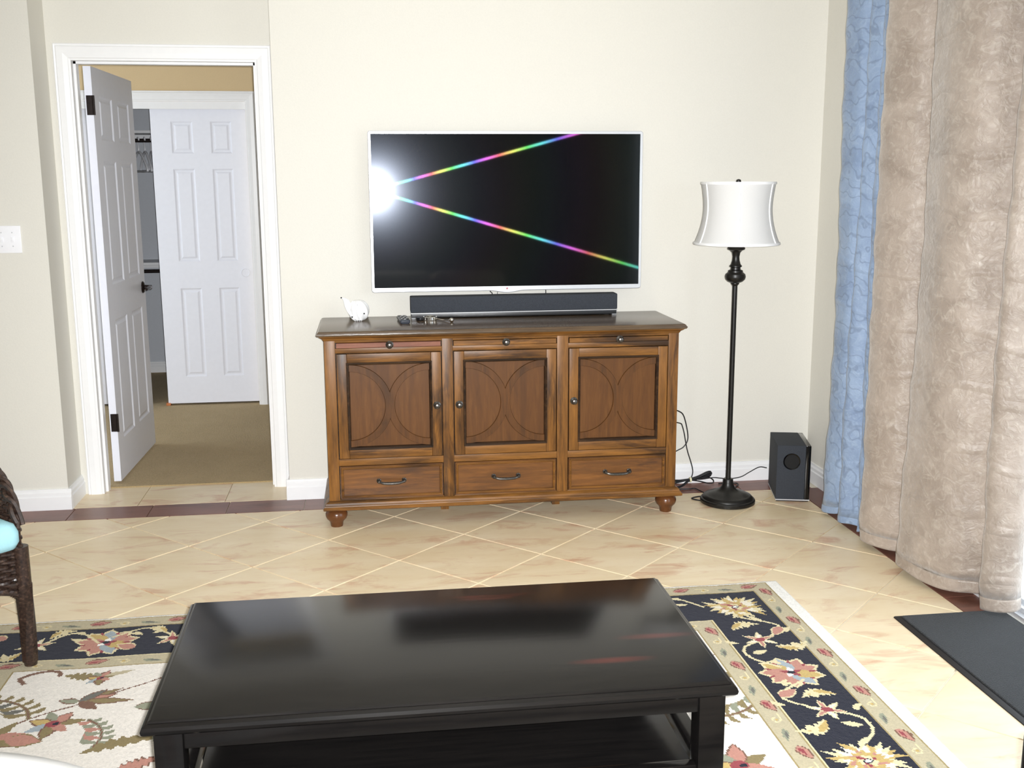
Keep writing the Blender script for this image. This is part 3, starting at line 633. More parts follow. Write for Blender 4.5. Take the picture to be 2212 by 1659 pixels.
rm = thing('remote_control', 'small dark grey remote control lying on the cabinet', 'remote control', (-1.19, -0.24, ZT))
Rm = Matrix.Translation((-1.19, -0.24, ZT)) @ Matrix.Rotation(0.06, 4, 'Z')
bm = loft([[(x, y, z) for x, y in rrect(-0.023+o_, 0.023-o_, -0.085+o_, 0.085-o_, 0.010)] for o_, z in ((0.004, 0.0), (0.0, 0.006), (0.0, 0.015), (0.003, 0.019))]); bm.transform(Rm)
obj('casing', bm, 'greyp', rm)
for r_ in range(7):
    for c_ in (-1, 0, 1):
        bm = lathe([(0.0045, 0.0185), (0.0045, 0.0205), (0.0035, 0.021)], c_*0.0125, -0.066+r_*0.021, 12); bm.transform(Rm); obj('button', bm, 'silver' if (r_+c_) % 3 == 0 else 'blackgloss', rm)

br = thing('bracelet', 'silver metal bracelet with a round charm lying on the cabinet', 'bracelet', (-1.06, -0.2, ZT))
bm = B()
for k in range(26):
    a = 2*PI*k/26*0.92 + 0.3; c = Vector((-1.068+0.030*math.cos(a), -0.205+0.030*math.sin(a), ZT+0.009))
    box(bm, -0.0046, 0.0046, -0.003, 0.003, -0.008, 0.008, 0.0015, 1, mat=Matrix.Translation(c) @ Matrix.Rotation(a+PI/2, 4, 'Z'))
obj('link_band', bm, 'chrome', br)
obj('watch_case', lathe([(0.017, ZT+0.001), (0.019, ZT+0.004), (0.019, ZT+0.012), (0.016, ZT+0.014)], -1.112, -0.21, 24), 'blackp', br)
obj('chain', tube([(-1.04, -0.215, ZT+0.008), (-1.02, -0.235, ZT+0.005), (-1.0, -0.26, ZT+0.006), (-0.985, -0.29, ZT+0.008)], 0.0028, 8), 'chrome', br)
bm = B(); bmesh.ops.create_uvsphere(bm, u_segments=20, v_segments=12, radius=0.011, matrix=Matrix.Translation((-0.978, -0.30, ZT+0.011))); obj('charm', bm, 'chrome', br)

# ------------------------------------------------------------------ floor lamp
LX, LY = 0.306, -0.372
lamp = thing('floor_lamp', 'dark bronze floor lamp with a white bell shade beside the cabinet', 'lamp', (LX, LY, 0))
obj('base', lathe([(0.120, 0.0), (0.127, 0.004), (0.128, 0.016), (0.124, 0.022), (0.118, 0.024), (0.117, 0.028), (0.110, 0.036), (0.102, 0.039), (0.098, 0.040), (0.085, 0.048), (0.060, 0.056), (0.040, 0.066), (0.029, 0.080), (0.024, 0.096), (0.023, 0.112), (0.020, 0.116), (0.012, 0.117)], LX, LY, 56), 'lampblk', lamp)
obj('pole', lathe([(0.0115, 0.11), (0.0115, 1.03)], LX, LY, 20), 'lampblk', lamp)
obj('turned_top', lathe([(0.0115, 1.02), (0.016, 1.026), (0.019, 1.030), (0.019, 1.034), (0.034, 1.040), (0.044, 1.050), (0.047, 1.062), (0.044, 1.074), (0.034, 1.082), (0.033, 1.090), (0.029, 1.092), (0.023, 1.094), (0.022, 1.104), (0.028, 1.107), (0.028, 1.112), (0.022, 1.118), (0.017, 1.135), (0.0155, 1.152), (0.019, 1.170), (0.028, 1.180), (0.038, 1.184), (0.040, 1.190), (0.036, 1.196), (0.031, 1.199), (0.031, 1.203), (0.012, 1.205), (0.012, 1.23)], LX, LY, 36), 'lampblk', lamp)
def shade_r(v): return 0.152 + 0.012*max(0, (v-0.6)/0.4)**1.6 + 0.038*max(0, (0.62-v)/0.62)**2.0
zs0, zs1 = 1.212, 1.478
o = obj('shade', lathe([(shade_r(k/24), zs0+(zs1-zs0)*k/24) for k in range(25)], LX, LY, 64, cap0=False, cap1=False), 'shade', lamp, ang=80)
md = o.modifiers.new('thickness', 'SOLIDIFY'); md.thickness = 0.003
for z, r in ((zs0, shade_r(0)), (zs1, shade_r(1))):
    obj('shade_rim', lathe([(r+0.002, z-0.005), (r+0.0035, z), (r+0.002, z+0.006), (r-0.004, z+0.006), (r-0.004, z-0.005), (r+0.002, z-0.005)], LX, LY, 64, cap0=False, cap1=False), 'shadeseam', lamp)
for k in range(6):
    a = math.radians(-106.5) + 2*PI*k/6
    obj('shade_seam', tube([(LX+(shade_r(v/12)+0.001)*math.cos(a), LY+(shade_r(v/12)+0.001)*math.sin(a), zs0+(zs1-zs0)*v/12) for v in range(13)], 0.0035, 6, smooth=False), 'shadeseam', lamp)
obj('harp', tube([(LX, LY-0.01, 1.22), (LX, LY-0.06, 1.30), (LX, LY-0.055, 1.42), (LX, LY, 1.465), (LX, LY+0.055, 1.42), (LX, LY+0.06, 1.30), (LX, LY+0.01, 1.22)], 0.0025, 8), 'lampblk', lamp)
obj('finial', lathe([(0.004, 1.462), (0.004, 1.478), (0.010, 1.480), (0.0115, 1.486), (0.009, 1.493), (0.003, 1.496)], LX, LY, 20), 'lampblk', lamp)
sp = []
for k in range(3):
    a = k*2*PI/3+0.3; sp.append(tube([(LX, LY, zs1-0.012), (LX+0.161*math.cos(a), LY+0.161*math.sin(a), zs1-0.002)], 0.002, 6, smooth=False))
for b_ in sp: obj('spider_arm', b_, 'lampblk', lamp)
bm = B(); bmesh.ops.create_uvsphere(bm, u_segments=20, v_segments=12, radius=0.028, matrix=Matrix.Translation((LX, LY, 1.31))); lathe([(0.013, 1.23), (0.013, 1.285)], LX, LY, 14, bm)
obj('bulb', bm, 'whitep', lamp)

# subwoofer
sw = thing('subwoofer', 'black wooden subwoofer box on the floor in the corner', 'speaker', (0.533, -0.395, 0), rz=math.radians(-14))
obj('cabinet', BX(0, 0.131, 0.0, 0.272, 0.012, 0.272, 0.002), 'cloth', sw)
obj('side_panel', BX(0.131, 0.155, -0.002, 0.272, 0.012, 0.272, 0.004), 'blackgloss', sw, label='glossy black side strip')
obj('silver_line', BX(-0.001, 0.156, -0.003, 0.272, 0.008, 0.0125), 'silver', sw)
for a in (0.012, 0.12):
    for b in (0.015, 0.24): obj('foot', BX(a, a+0.025, b, b+0.025, 0, 0.008, 0.002), 'rubber', sw)
obj('plinth', BX(0.004, 0.151, 0.004, 0.268, 0.002, 0.008), 'rubber', sw)
obj('port_ring', loft([[(0.068+r*math.cos(2*PI*i/36), -d, 0.195+r*math.sin(2*PI*i/36)) for i in range(36)] for r, d in ((0.040, -0.0005), (0.0385, 0.0035), (0.034, 0.0005), (0.031, -0.0003))], cap0=False, cap1=False), 'blackgloss', sw)
obj('port_shade_disc', loft([[(0.068+r*math.cos(2*PI*i/36), -d, 0.195+r*math.sin(2*PI*i/36)) for i in range(36)] for r, d in ((0.0335, -0.0004), (0.0335, 0.0006))]), 'portshade', sw)  # flat disc on the face; the port's inner darkness is painted on it

# cables by the cabinet
def cable(pts, r, lab, name='power_cable', mat='rubber'):
    return tag(obj(name, tube(pts, r, 8), mat), lab, 'cable')
cable([(0.60, -0.10, 0.081), (0.56, -0.10, 0.086), (0.51, -0.10, 0.062), (0.467, -0.10, 0.040), (0.407, -0.10, 0.033), (0.36, -0.10, 0.038), (0.323, -0.10, 0.042), (0.26, -0.10, 0.036), (0.205, -0.10, 0.040)], 0.0026, 'thin black speaker wire running from the subwoofer to the cable bundle', 'speaker_wire')
cable([(0.02, -0.10, 0.39), (0.100, -0.10, 0.392), (0.140, -0.10, 0.385), (0.168, -0.10, 0.355), (0.190, -0.10, 0.255), (0.172, -0.10, 0.208), (0.131, -0.10, 0.184), (0.05, -0.10, 0.14)], 0.0030, 'black power cable looping out high beside the cabinet')
cable([(0.02, -0.11, 0.34), (0.134, -0.11, 0.330), (0.160, -0.11, 0.303), (0.184, -0.11, 0.195), (0.205, -0.11, 0.130), (0.216, -0.11, 0.085), (0.212, -0.11, 0.056), (0.203, -0.11, 0.044)], 0.0028, 'black power cable dropping from the cabinet to the bundle')
cb = thing('cable_bundle', 'bundle of looped black cords tied with a cream twist tie', 'cable', (0.205, -0.115, 0))
for k, (dz, dy) in enumerate(((0.0, 0.0), (0.006, 0.006), (-0.005, 0.004), (0.004, -0.006))):
    obj('cord_loop', tube([(0.06, -0.12+dy, 0.045-0.006*k), (0.13, -0.118+dy, 0.042-0.004*k), (0.18, -0.116+dy, 0.038+dz*0.5), (0.205, -0.115+dy, 0.041+dz*0.6), (0.245, -0.115+dy, 0.050+dz), (0.285, -0.115+dy, 0.068+dz), (0.306, -0.115+dy, 0.071+dz), (0.304, -0.117+dy, 0.060+dz), (0.27, -0.118+dy, 0.050+dz), (0.23, -0.118+dy, 0.043), (0.20, -0.118+dy, 0.038+dz*0.5), (0.165, -0.125+dy, 0.018), (0.12, -0.14+dy, 0.006)], 0.0035, 8), 'rubber', cb)
obj('cord_loop', tube([(0.205, -0.118, 0.040), (0.25, -0.12, 0.032), (0.295, -0.12, 0.020), (0.318, -0.12, 0.022), (0.318, -0.12, 0.036), (0.295, -0.12, 0.050), (0.26, -0.12, 0.046)], 0.0032, 8), 'rubber', cb)
obj('twist_tie', loft([[(0.203+dx, -0.115+0.013*math.cos(2*PI*i/16), 0.041+0.013*math.sin(2*PI*i/16)) for i in range(16)] for dx in (-0.004, 0.004)]), 'cream', cb, label='cream twist tie')
cable([(0.10, -0.15, 0.004), (0.146, -0.145, 0.004), (0.19, -0.15, 0.004), (0.218, -0.145, 0.004), (0.235, -0.20, 0.004), (0.25, -0.26, 0.004), (0.28, -0.30, 0.003)], 0.0028, 'lamp cord lying on the brown border tiles', 'lamp_cord')
cable([(0.36, -0.27, 0.003), (0.39, -0.19, 0.004), (0.44, -0.13, 0.004), (0.452, -0.09, 0.004), (0.41, -0.075, 0.004), (0.36, -0.08, 0.004)], 0.0032, 'loop of cord on the floor behind the lamp base', 'lamp_cord')
cable([(0.21, -0.36, 0.0035), (0.165, -0.325, 0.004), (0.155, -0.30, 0.004), (0.19, -0.28, 0.004), (0.22, -0.275, 0.0035)], 0.0032, 'small kinked cord at the left of the lamp base', 'lamp_cord')

# light switch
ls = thing('light_switch', 'white three toggle light switch plate on the left wall', 'light switch', (-2.938, YW, 1.19))
obj('plate', BX(-3.021, -2.857, YW-0.007, YW-0.0005, 1.187, 1.307, 0.003), 'whitep', ls)
for x in (-2.985, -2.939, -2.893):
    obj('toggle', BX(x-0.005, x+0.005, YW-0.016, YW-0.006, 1.242, 1.256, 0.002), 'whitep', ls); obj('toggle_slot', BX(x-0.007, x+0.007, YW-0.0085, YW-0.0065, 1.234, 1.260, 0.0008, 1), 'whitep', ls)
    for z in (1.217, 1.277): obj('screw', lathe_y([(0.003, 0), (0.0025, 0.0012)], x, YW-0.007, z, 10), 'silver', ls)

# ------------------------------------------------------------------ coffee table
TB = dict(x0=-1.818, x1=-0.592, y0=-3.020, y1=-2.382)
ct = thing('coffee_table', 'black lacquered coffee table with a lower shelf on the rug', 'coffee table', (-1.205, -2.70, 0.012))
obj('top', rloft(TB['x0']+0.02, TB['x1']-0.02, TB['y0']+0.02, TB['y1']-0.02, [(0.004, 0.420), (0.016, 0.421), (0.020, 0.425), (0.0215, 0.432), (0.019, 0.439), (0.012, 0.4435), (0.009, 0.444), (0.008, 0.4475), (0.002, 0.450)]), 'bw', ct, ang=28)
lx = [(TB['x0']+0.018, TB['x0']+0.076), (TB['x1']-0.076, TB['x1']-0.018)]; ly = [(TB['y0']+0.022, TB['y0']+0.08), (TB['y1']-0.08, TB['y1']-0.022)]
for a in lx:
    for b in ly: obj('leg', BX(a[0], a[1], b[0], b[1], 0.0125, 0.4195, 0.003), 'bw', ct)
for b in ((ly[0][0]+0.006, ly[0][0]+0.028), (ly[1][1]-0.028, ly[1][1]-0.006)): obj('apron', BX(lx[0][1], lx[1][0], b[0], b[1], 0.375, 0.4195, 0.003), 'bw', ct)
for a in ((lx[0][0]+0.006, lx[0][0]+0.028), (lx[1][1]-0.028, lx[1][1]-0.006)): obj('apron', BX(a[0], a[1], ly[0][1], ly[1][0], 0.375, 0.4195, 0.003), 'bw', ct)
for a in ((lx[0][0]+0.012, lx[0][0]+0.048), (lx[1][1]-0.048, lx[1][1]-0.012)): obj('stretcher', BX(a[0], a[1], ly[0][1], ly[1][0], 0.205, 0.252, 0.003), 'bw', ct)
for b in ((ly[0][0]+0.008, ly[0][0]+0.034), (ly[1][1]-0.034, ly[1][1]-0.008)): obj('stretcher', BX(lx[0][1], lx[1][0], b[0], b[1], 0.205, 0.250, 0.003), 'bw', ct)
obj('shelf', BX(lx[0][1]+0.004, lx[1][0]-0.004, ly[0][0]+0.036, ly[1][1]-0.036, 0.222, 0.244, 0.002), 'bw', ct)

# ------------------------------------------------------------------ rug (tufted pattern as per-tuft colour)
RX0, RX1, RY0, RY1, CS = -2.90, 0.150, -3.84, -1.392, 0.005
NX, NY = int(round((RX1-RX0)/CS)), int(round((RY1-RY0)/CS))
gx = RX0 + (np.arange(NX)+0.5)*CS; gy = RY1 - (np.arange(NY)+0.5)*CS
img = np.zeros((NY, NX, 3), np.float32)
C_ = {k: np.array(lin(v), np.float32) for k, v in dict(ivory=(236, 229, 220), white=(244, 241, 234), tan=(190, 178, 148), edge=(160, 142, 96), navy=(24, 26, 42), cream=(222, 208, 166), gold=(196, 168, 104), rose=(188, 134, 118), maroon=(150, 66, 72), blue=(160, 170, 176), olive=(138, 122, 82), sage=(146, 148, 126), brown=(124, 90, 72), grey=(108, 106, 98), pale=(232, 224, 204)).items()}
rr_ = random.Random(11)
def fillpoly(poly, col):
    p = np.array(poly); x0, y0 = p.min(0); x1, y1 = p.max(0)
    i0, i1 = max(0, int((x0-RX0)/CS)-1), min(NX, int((x1-RX0)/CS)+2); j0, j1 = max(0, int((RY1-y1)/CS)-1), min(NY, int((RY1-y0)/CS)+2)
    if i0 >= i1 or j0 >= j1: return
    X, Y = np.meshgrid(gx[i0:i1], gy[j0:j1]); ins = np.zeros(X.shape, bool)
    for k in range(len(p)):
        (ax, ay), (bx_, by) = p[k-1], p[k]
        if ay == by: continue
        c = ((ay > Y) != (by > Y)) & (X < (bx_-ax)*(Y-ay)/(by-ay)+ax); ins ^= c
    img[j0:j1, i0:i1][ins] = C_[col]
def band(x0, x1, y0, y1, col): fillpoly([(x0, y0), (x1, y0), (x1, y1), (x0, y1)], col)
def leaf(x, y, a, L, W_, col, edge=None, vein=None, serr=0, bend=0.0):
    def shape(L, W_):
        P, Q = [], []
        n = 14
        for k in range(n+1):
            u = k/n; wv = W_*math.sin(PI*u**0.8)*(1+(0.35*((k % 2)*2-1) if serr else 0)); cx = u*L; cy = bend*L*math.sin(PI*u)*0.8+bend*L*u*0.4
            P.append((cx, cy+wv)); Q.append((cx, cy-wv))
        return P+Q[::-1]
    c, s = math.cos(a), math.sin(a)
    T = lambda pts: [(x+c*px_-s*py, y+s*px_+c*py) for px_, py in pts]
    if edge: fillpoly(T(shape(L*1.06, W_+0.006)), edge)
    fillpoly(T(shape(L, W_)), col)
    if vein: vine(T([(0, 0), (L*0.5, bend*L), (L*0.85, bend*L*0.7)]), 0.004, vein)
def vine(pts, wd, col):
    P = crom([(a, b, 0) for a, b in pts], 10)
    for p, q in zip(P, P[1:]):
        d = (q-p);
        if d.length < 1e-6: continue
        n = Vector((-d.y, d.x, 0)).normalized()*wd/2; e = d.normalized()*wd*0.3; p2, q2 = p-e, q+e
        fillpoly([(p2.x+n.x, p2.y+n.y), (q2.x+n.x, q2.y+n.y), (q2.x-n.x, q2.y-n.y), (p2.x-n.x, p2.y-n.y)], col)
def disc(x, y, a, b, col, rot=0): fillpoly([(x+a*math.cos(t)*math.cos(rot)-b*math.sin(t)*math.sin(rot), y+a*math.cos(t)*math.sin(rot)+b*math.sin(t)*math.cos(rot)) for t in [2*PI*k/20 for k in range(20)]], col)
def spiky(x, y, r, rot):
    n = 22
    for lay, (k, c1, c2) in enumerate(((1.0, 'cream', 'gold'), (0.74, 'pale', 'gold'), (0.5, 'gold', 'rose'))):
        for i in range(n):
            a = rot + 2*PI*i/n + 0.1*lay; L = r*k*(0.85+0.3*rr_.random())
            leaf(x, y, a, L, r*0.13, c1 if (i+lay) % 3 else c2, bend=rr_.uniform(-0.12, 0.12))
    for i in range(9): leaf(x, y, rot+2*PI*i/9, r*0.3, r*0.09, 'maroon' if i % 3 == 0 else 'cream')
    disc(x, y, r*0.14, r*0.1, 'navy', rot); disc(x, y, r*0.09, r*0.07, 'white', rot)
def scallop(x, y, r, rot):
    n = 9
    for i in range(n):
        a = rot + 2*PI*i/n; leaf(x, y, a, r*1.0, r*0.36, 'cream')
    for i in range(n):
        a = rot + 2*PI*i/n; leaf(x, y, a, r*0.9, r*0.25, ('rose', 'rose', 'blue', 'gold', 'rose')[i % 5]); leaf(x+r*0.5*math.cos(a+0.35), y+r*0.5*math.sin(a+0.35), a+0.35, r*0.3, r*0.05, 'maroon')
    for i in range(5): leaf(x, y, rot+i*1.26, r*0.34, r*0.09, 'white' if i % 2 else 'maroon')
    disc(x, y, r*0.12, r*0.09, 'navy', rot)
def star(x, y, r, rot):
    for i in range(6): leaf(x, y, rot+i*PI/3, r, r*0.17, 'cream'); 
    for i in range(6): leaf(x, y, rot+i*PI/3, r*0.85, r*0.09, 'pale' if i % 2 else 'rose')
    disc(x, y, r*0.3, r*0.22, 'maroon', rot)
def lily(x, y, a, L, s=1):
    leaf(x, y, a, L, L*0.2, 'cream', bend=0.3*s, serr=1); leaf(x, y, a+0.15*s, L*0.8, L*0.10, 'gold', bend=0.3*s)
    leaf(x+L*0.55*math.cos(a), y+L*0.55*math.sin(a), a+1.2*s, L*0.45, L*0.12, 'cream', bend=0.2*s)
W0, W1, W2, W3 = 0.020, 0.092, 0.325, 0.398     # rug border steps measured from the edge (back side)
band(RX0, RX1, RY0, RY1, 'white')
def frame_(o_, col): band(RX0+o_, RX1-o_*1.0, RY0+o_, RY1-o_, col)
WX = 0.058                                       # the white selvedge is wider on the long side
def frm(o_, col): band(RX0+o_+WX*0.62, RX1-o_-WX*0.62, RY0+o_, RY1-o_, col)
frm(0.016, 'edge'); frm(0.021, 'tan'); frm(0.086, 'edge'); frm(0.091, 'navy'); frm(0.318, 'cream'); frm(0.323, 'edge'); frm(0.327, 'tan'); frm(0.392, 'edge'); frm(0.397, 'ivory')
xb = RX1-WX*0.62
def guard(x0, y0, x1, y1):
    L = math.hypot(x1-x0, y1-y0); a = math.atan2(y1-y0, x1-x0); n = int(L/0.085)
    for k in range(n):
        u = (k+0.5)/n; x, y = x0+(x1-x0)*u, y0+(y1-y0)*u; m = k % 3
        if m == 0: leaf(x-0.03*math.cos(a), y-0.03*math.sin(a), a+0.25, 0.07, 0.014, 'rose', 'brown'); leaf(x-0.02*math.cos(a), y-0.02*math.sin(a), a+0.25, 0.04, 0.006, 'maroon')
        elif m == 1:
            vine([(x-0.03*math.cos(a)-0.012*math.sin(a), y-0.03*math.sin(a)+0.012*math.cos(a)), (x-0.012*math.sin(a), y+0.012*math.cos(a)), (x+0.015*math.cos(a), y+0.015*math.sin(a)), (x+0.012*math.sin(a), y-0.012*math.cos(a)), (x-0.012*math.cos(a), y-0.012*math.sin(a))], 0.006, 'cream'); disc(x, y, 0.006, 0.005, 'gold')
        else: leaf(x-0.035*math.cos(a), y-0.035*math.sin(a), a-0.2, 0.07, 0.010, 'sage'); leaf(x-0.02*math.cos(a), y-0.02*math.sin(a), a-0.2, 0.04, 0.005, 'grey')
for o_ in (0.054, 0.36):
    guard(RX0+o_, RY1-o_, xb-o_, RY1-o_); guard(xb-o_, RY1-o_, xb-o_, RY0+o_); guard(RX0+o_, RY0+o_, RX0+o_, RY1-o_)
bc = 0.205                                        # centre line of the navy border
yb_, xc_ = RY1-bc, xb-bc
# right hand border
for y, kind in ((-1.610, 'p'), (-2.125, 's'), (-2.64, 'p'), (-3.15, 's')):
    (spiky if kind == 'p' else scallop)(xc_+0.0, y, 0.105, 0.3)
for y, s in ((-1.885, 1), (-2.365, -1), (-2.90, 1), (-3.40, -1)):
    vine([(xc_-0.02*s, y+0.19), (xc_+0.09*s, y+0.10), (xc_+0.03*s, y+0.02), (xc_-0.08*s, y-0.05), (xc_-0.085*s, y-0.13), (xc_-0.02*s, y-0.20)], 0.010, 'cream')
    for dx_, dy_, a_ in ((0.05, 0.15, 2.0), (0.10, 0.04, 0.9), (-0.09, -0.02, 2.4), (-0.05, -0.16, -0.6)): leaf(xc_+dx_*s, y+dy_, a_ if s > 0 else PI-a_, 0.05, 0.011, 'cream', bend=0.2)
    star(xc_-0.01*s, y, 0.062, 0.4*s); lily(xc_-0.075*s, y+0.085, 0.2+PI*(s < 0), 0.11, s); lily(xc_+0.02*s, y-0.055, 0.3+PI*(s < 0), 0.12, -s)
    leaf(xc_+0.095*s, y+0.09, -2.2 if s > 0 else 0.6, 0.075, 0.018, 'rose', 'cream'); leaf(xc_-0.07*s, y-0.10, 0.4 if s > 0 else 2.7, 0.06, 0.014, 'cream')
# back border
x = xc_-0.26; k = 0
pal_x = [-2.232, -1.72, -1.20, -0.68, -2.745]
for q, x in enumerate(pal_x): (scallop if q in (0, 2, 4) else spiky)(x, yb_, 0.105, 0.2)
for x, s in ((-2.455, 1), (-2.02, -1), (-1.46, 1), (-0.94, -1), (-0.40, 1)):
    vine([(x-0.20, yb_-0.04*s), (x-0.10, yb_-0.095*s), (x, yb_-0.02*s), (x+0.07, yb_+0.07*s), (x+0.13, yb_+0.08*s), (x+0.20, yb_)], 0.010, 'cream')
    for dx_, dy_, a_ in ((-0.15, -0.06, 0.5), (-0.05, -0.09, 2.2), (0.10, 0.09, -0.6), (0.15, 0.03, 2.8)): leaf(x+dx_, yb_+dy_*s, a_*s, 0.05, 0.011, 'cream', bend=0.2)
    star(x, yb_, 0.062, 0.3*s); lily(x+0.03, yb_+0.05*s, 0.5*s, 0.095, s); lily(x-0.03, yb_-0.05*s, PI+0.4*s, 0.085, s)
    leaf(x-0.11, yb_+0.06*s, 2.6, 0.07, 0.02, 'rose', 'cream')
border_img = img.copy()
# ivory field: scrolling stems, feathered leaves, small flowers
def feather(x, y, a, L, c1, c2, s=1):
    P = [(x+L*u*math.cos(a+0.7*s*u), y+L*u*math.sin(a+0.7*s*u)) for u in (0, 0.25, 0.5, 0.75, 1)]
    vine(P, 0.012, c1)
    for k, u in enumerate((0.15, 0.3, 0.45, 0.6, 0.75, 0.9)):
        px_, py_ = x+L*u*math.cos(a+0.7*s*u), y+L*u*math.sin(a+0.7*s*u)
        leaf(px_, py_, a+0.9*s*u+s*1.0, L*0.36*(1.15-u*0.5), 0.012, c2 if k % 2 else c1, bend=0.25*s); leaf(px_, py_, a+0.7*s*u-s*0.9, L*0.26*(1.1-u*0.5), 0.010, c1, bend=-0.2*s)
    vine(P, 0.005, 'brown')
def bloom(x, y, r, rot):
    for i in range(7): leaf(x, y, rot+i*0.9, r*(0.8+0.3*rr_.random()), r*0.2, ('olive', 'rose', 'sage', 'gold', 'blue')[i % 5], 'brown' if i % 2 else None)
    disc(x, y, r*0.25, r*0.2, 'maroon', rot); disc(x+r*0.1, y, r*0.1, r*0.08, 'navy')
field = []
vine([(-2.46, -2.26), (-2.33, -2.10), (-2.18, -2.01), (-2.06, -1.93), (-1.95, -1.88), (-1.7, -1.95), (-1.4, -2.0)], 0.006, 'brown')
feather(-2.33, -2.10, 1.75, 0.21, 'olive', 'grey', 1); vine([(-2.41, -1.875), (-2.43, -1.835), (-2.38, -1.80), (-2.33, -1.80), (-2.315, -1.83)], 0.014, 'brown')
leaf(-2.30, -1.83, -0.25, 0.14, 0.022, 'olive', serr=1); bloom(-2.19, -1.862, 0.05, 0.3); leaf(-2.18, -1.85, 0.3, 0.09, 0.012, 'tan')
for a, L, c in ((0.55, 0.12, 'olive'), (0.3, 0.10, 'rose'), (-0.1, 0.15, 'olive'), (-0.75, 0.08, 'brown'), (2.9, 0.06, 'sage'), (0.8, 0.09, 'grey')): leaf(-2.215, -2.01, a, L, 0.013, c, 'brown')
bloom(-2.255, -2.135, 0.085, 0.1); bloom(-2.40, -2.20, 0.09, 1.1); leaf(-2.36, -2.21, -0.2, 0.10, 0.03, 'rose', 'olive')
feather(-2.115, -2.29, 1.15, 0.17, 'sage', 'rose', 1); leaf(-2.14, -2.315, 0.25, 0.22, 0.024, 'olive', serr=1, bend=0.1); leaf(-2.05, -2.07, 0.1, 0.09, 0.02, 'sage', 'brown')
leaf(-2.03, -2.42, 0.5, 0.12, 0.022, 'rose', 'brown', serr=1); bloom(-2.27, -2.37, 0.04, 0.2); feather(-1.95, -2.2, -0.6, 0.2, 'sage', 'olive', -1)
for k in range(46):
    x, y = rr_.uniform(-1.9, -0.32), rr_.uniform(-3.35, -1.86)
    if k % 3 == 0: bloom(x, y, rr_.uniform(0.06, 0.10), rr_.uniform(0, 6))
    elif k % 3 == 1: feather(x, y, rr_.uniform(0, 6), rr_.uniform(0.14, 0.22), rr_.choice(('olive', 'sage', 'tan')), rr_.choice(('grey', 'rose', 'olive')), rr_.choice((-1, 1)))
    else: vine([(x, y), (x+0.1, y+rr_.uniform(-0.1, 0.1)), (x+0.2, y+rr_.uniform(-0.1, 0.1)), (x+0.32, y+rr_.uniform(-0.05, 0.05))], 0.007, 'brown'); leaf(x+0.1, y, rr_.uniform(0, 6), 0.11, 0.02, 'olive', serr=1)
bloom(-0.43, -2.62, 0.11, 0.5); feather(-0.47, -2.35, -0.4, 0.22, 'olive', 'sage', 1); feather(-0.36, -2.15, -1.9, 0.2, 'sage', 'tan', -1)
for k in range(24):
    x, y = rr_.uniform(-2.5, -1.9), rr_.uniform(-3.4, -2.5); (bloom(x, y, 0.07, rr_.uniform(0, 6)) if k % 2 else feather(x, y, rr_.uniform(0, 6), 0.17, 'olive', 'rose'))
inx = (gx > RX0+0.397+WX*0.62) & (gx < RX1-0.397-WX*0.62); iny = (gy > RY0+0.397) & (gy < RY1-0.397)
img = np.where((iny[:, None] & inx[None, :])[:, :, None], img, border_img)
img *= (1 + np.random.default_rng(3).uniform(-0.07, 0.07, (NY, NX, 1))).astype(np.float32)
def build_rug():
    xs_ = RX0 + np.arange(NX+1)*CS; ys_ = RY1 - np.arange(NY+1)*CS
    X, Y = np.meshgrid(xs_, ys_); Z = np.full(X.shape, 0.0115) + np.random.default_rng(5).uniform(-0.0006, 0.0006, X.shape)
    Z[0, :] = Z[-1, :] = 0.001; Z[:, 0] = Z[:, -1] = 0.001
    wob = 0.0025*np.sin(X*9)+0.0015*np.sin(X*23); Y = Y + wob
    co = np.stack([X, Y, Z], -1).reshape(-1, 3); idx = np.arange((NX+1)*(NY+1)).reshape(NY+1, NX+1)
    q = np.stack([idx[:-1, :-1], idx[1:, :-1], idx[1:, 1:], idx[:-1, 1:]], -1).reshape(-1, 4)
    me = bpy.data.meshes.new('rug'); me.vertices.add(len(co)); me.vertices.foreach_set('co', co.astype(np.float32).ravel())
    me.loops.add(q.size); me.loops.foreach_set('vertex_index', q.astype(np.int32).ravel())
    me.polygons.add(len(q)); me.polygons.foreach_set('loop_start', np.arange(0, q.size, 4, dtype=np.int32)); me.update(calc_edges=True)
    at = me.color_attributes.new('tuft_colour', 'FLOAT_COLOR', 'CORNER')
    col = np.ones((len(q), 4, 4), np.float32); col[:, :, :3] = img.reshape(-1, 1, 3); at.data.foreach_set('color', col.ravel())
    t = NT('tufted_rug'); a = t.n('ShaderNodeAttribute', attribute_name='tuft_colour'); v = t.coord(kind='World'); n1 = t.noise(v, 350, 2); n2 = t.noise(v, 5, 3)
    c = t.mix(0.35, a.outputs['Color'], t.ramp(n1, [(0.3, (0.7, 0.7, 0.7, 1)), (0.7, (1, 1, 1, 1))]), 'MULTIPLY')
    t.set(Base_Color=c, Roughness=1.0, Specular_IOR_Level=0.05, Sheen_Weight=0.1); t.bump(n1, 0.5, 0.004); me.materials.append(t.m)
    o = bpy.data.objects.new('area_rug', me); COL.objects.link(o)
    return tag(o, 'large ivory floral wool rug with a navy flowered border', 'rug')
build_rug()

# door mat
m_ = thing('door_mat', 'charcoal door mat with a black rubber edge by the curtains', 'door mat', (0.69, -2.5, 0))
obj('rubber_edge', loft([[(x, y, z) for x, y in rrect(0.430+o_, 0.838-o_, -2.72+o_, -1.752-o_, 0.008)] for o_, z in ((0, 0.0005), (0.001, 0.003), (0.012, 0.0045))]), 'rubber', m_)
obj('pile', loft([[(x, y, z) for x, y in rrect(0.455+o_, 0.826-o_, -2.695+o_, -1.764-o_, 0.006)] for o_, z in ((0, 0.003), (0.001, 0.009), (0.004, 0.010))]), 'mat', m_)

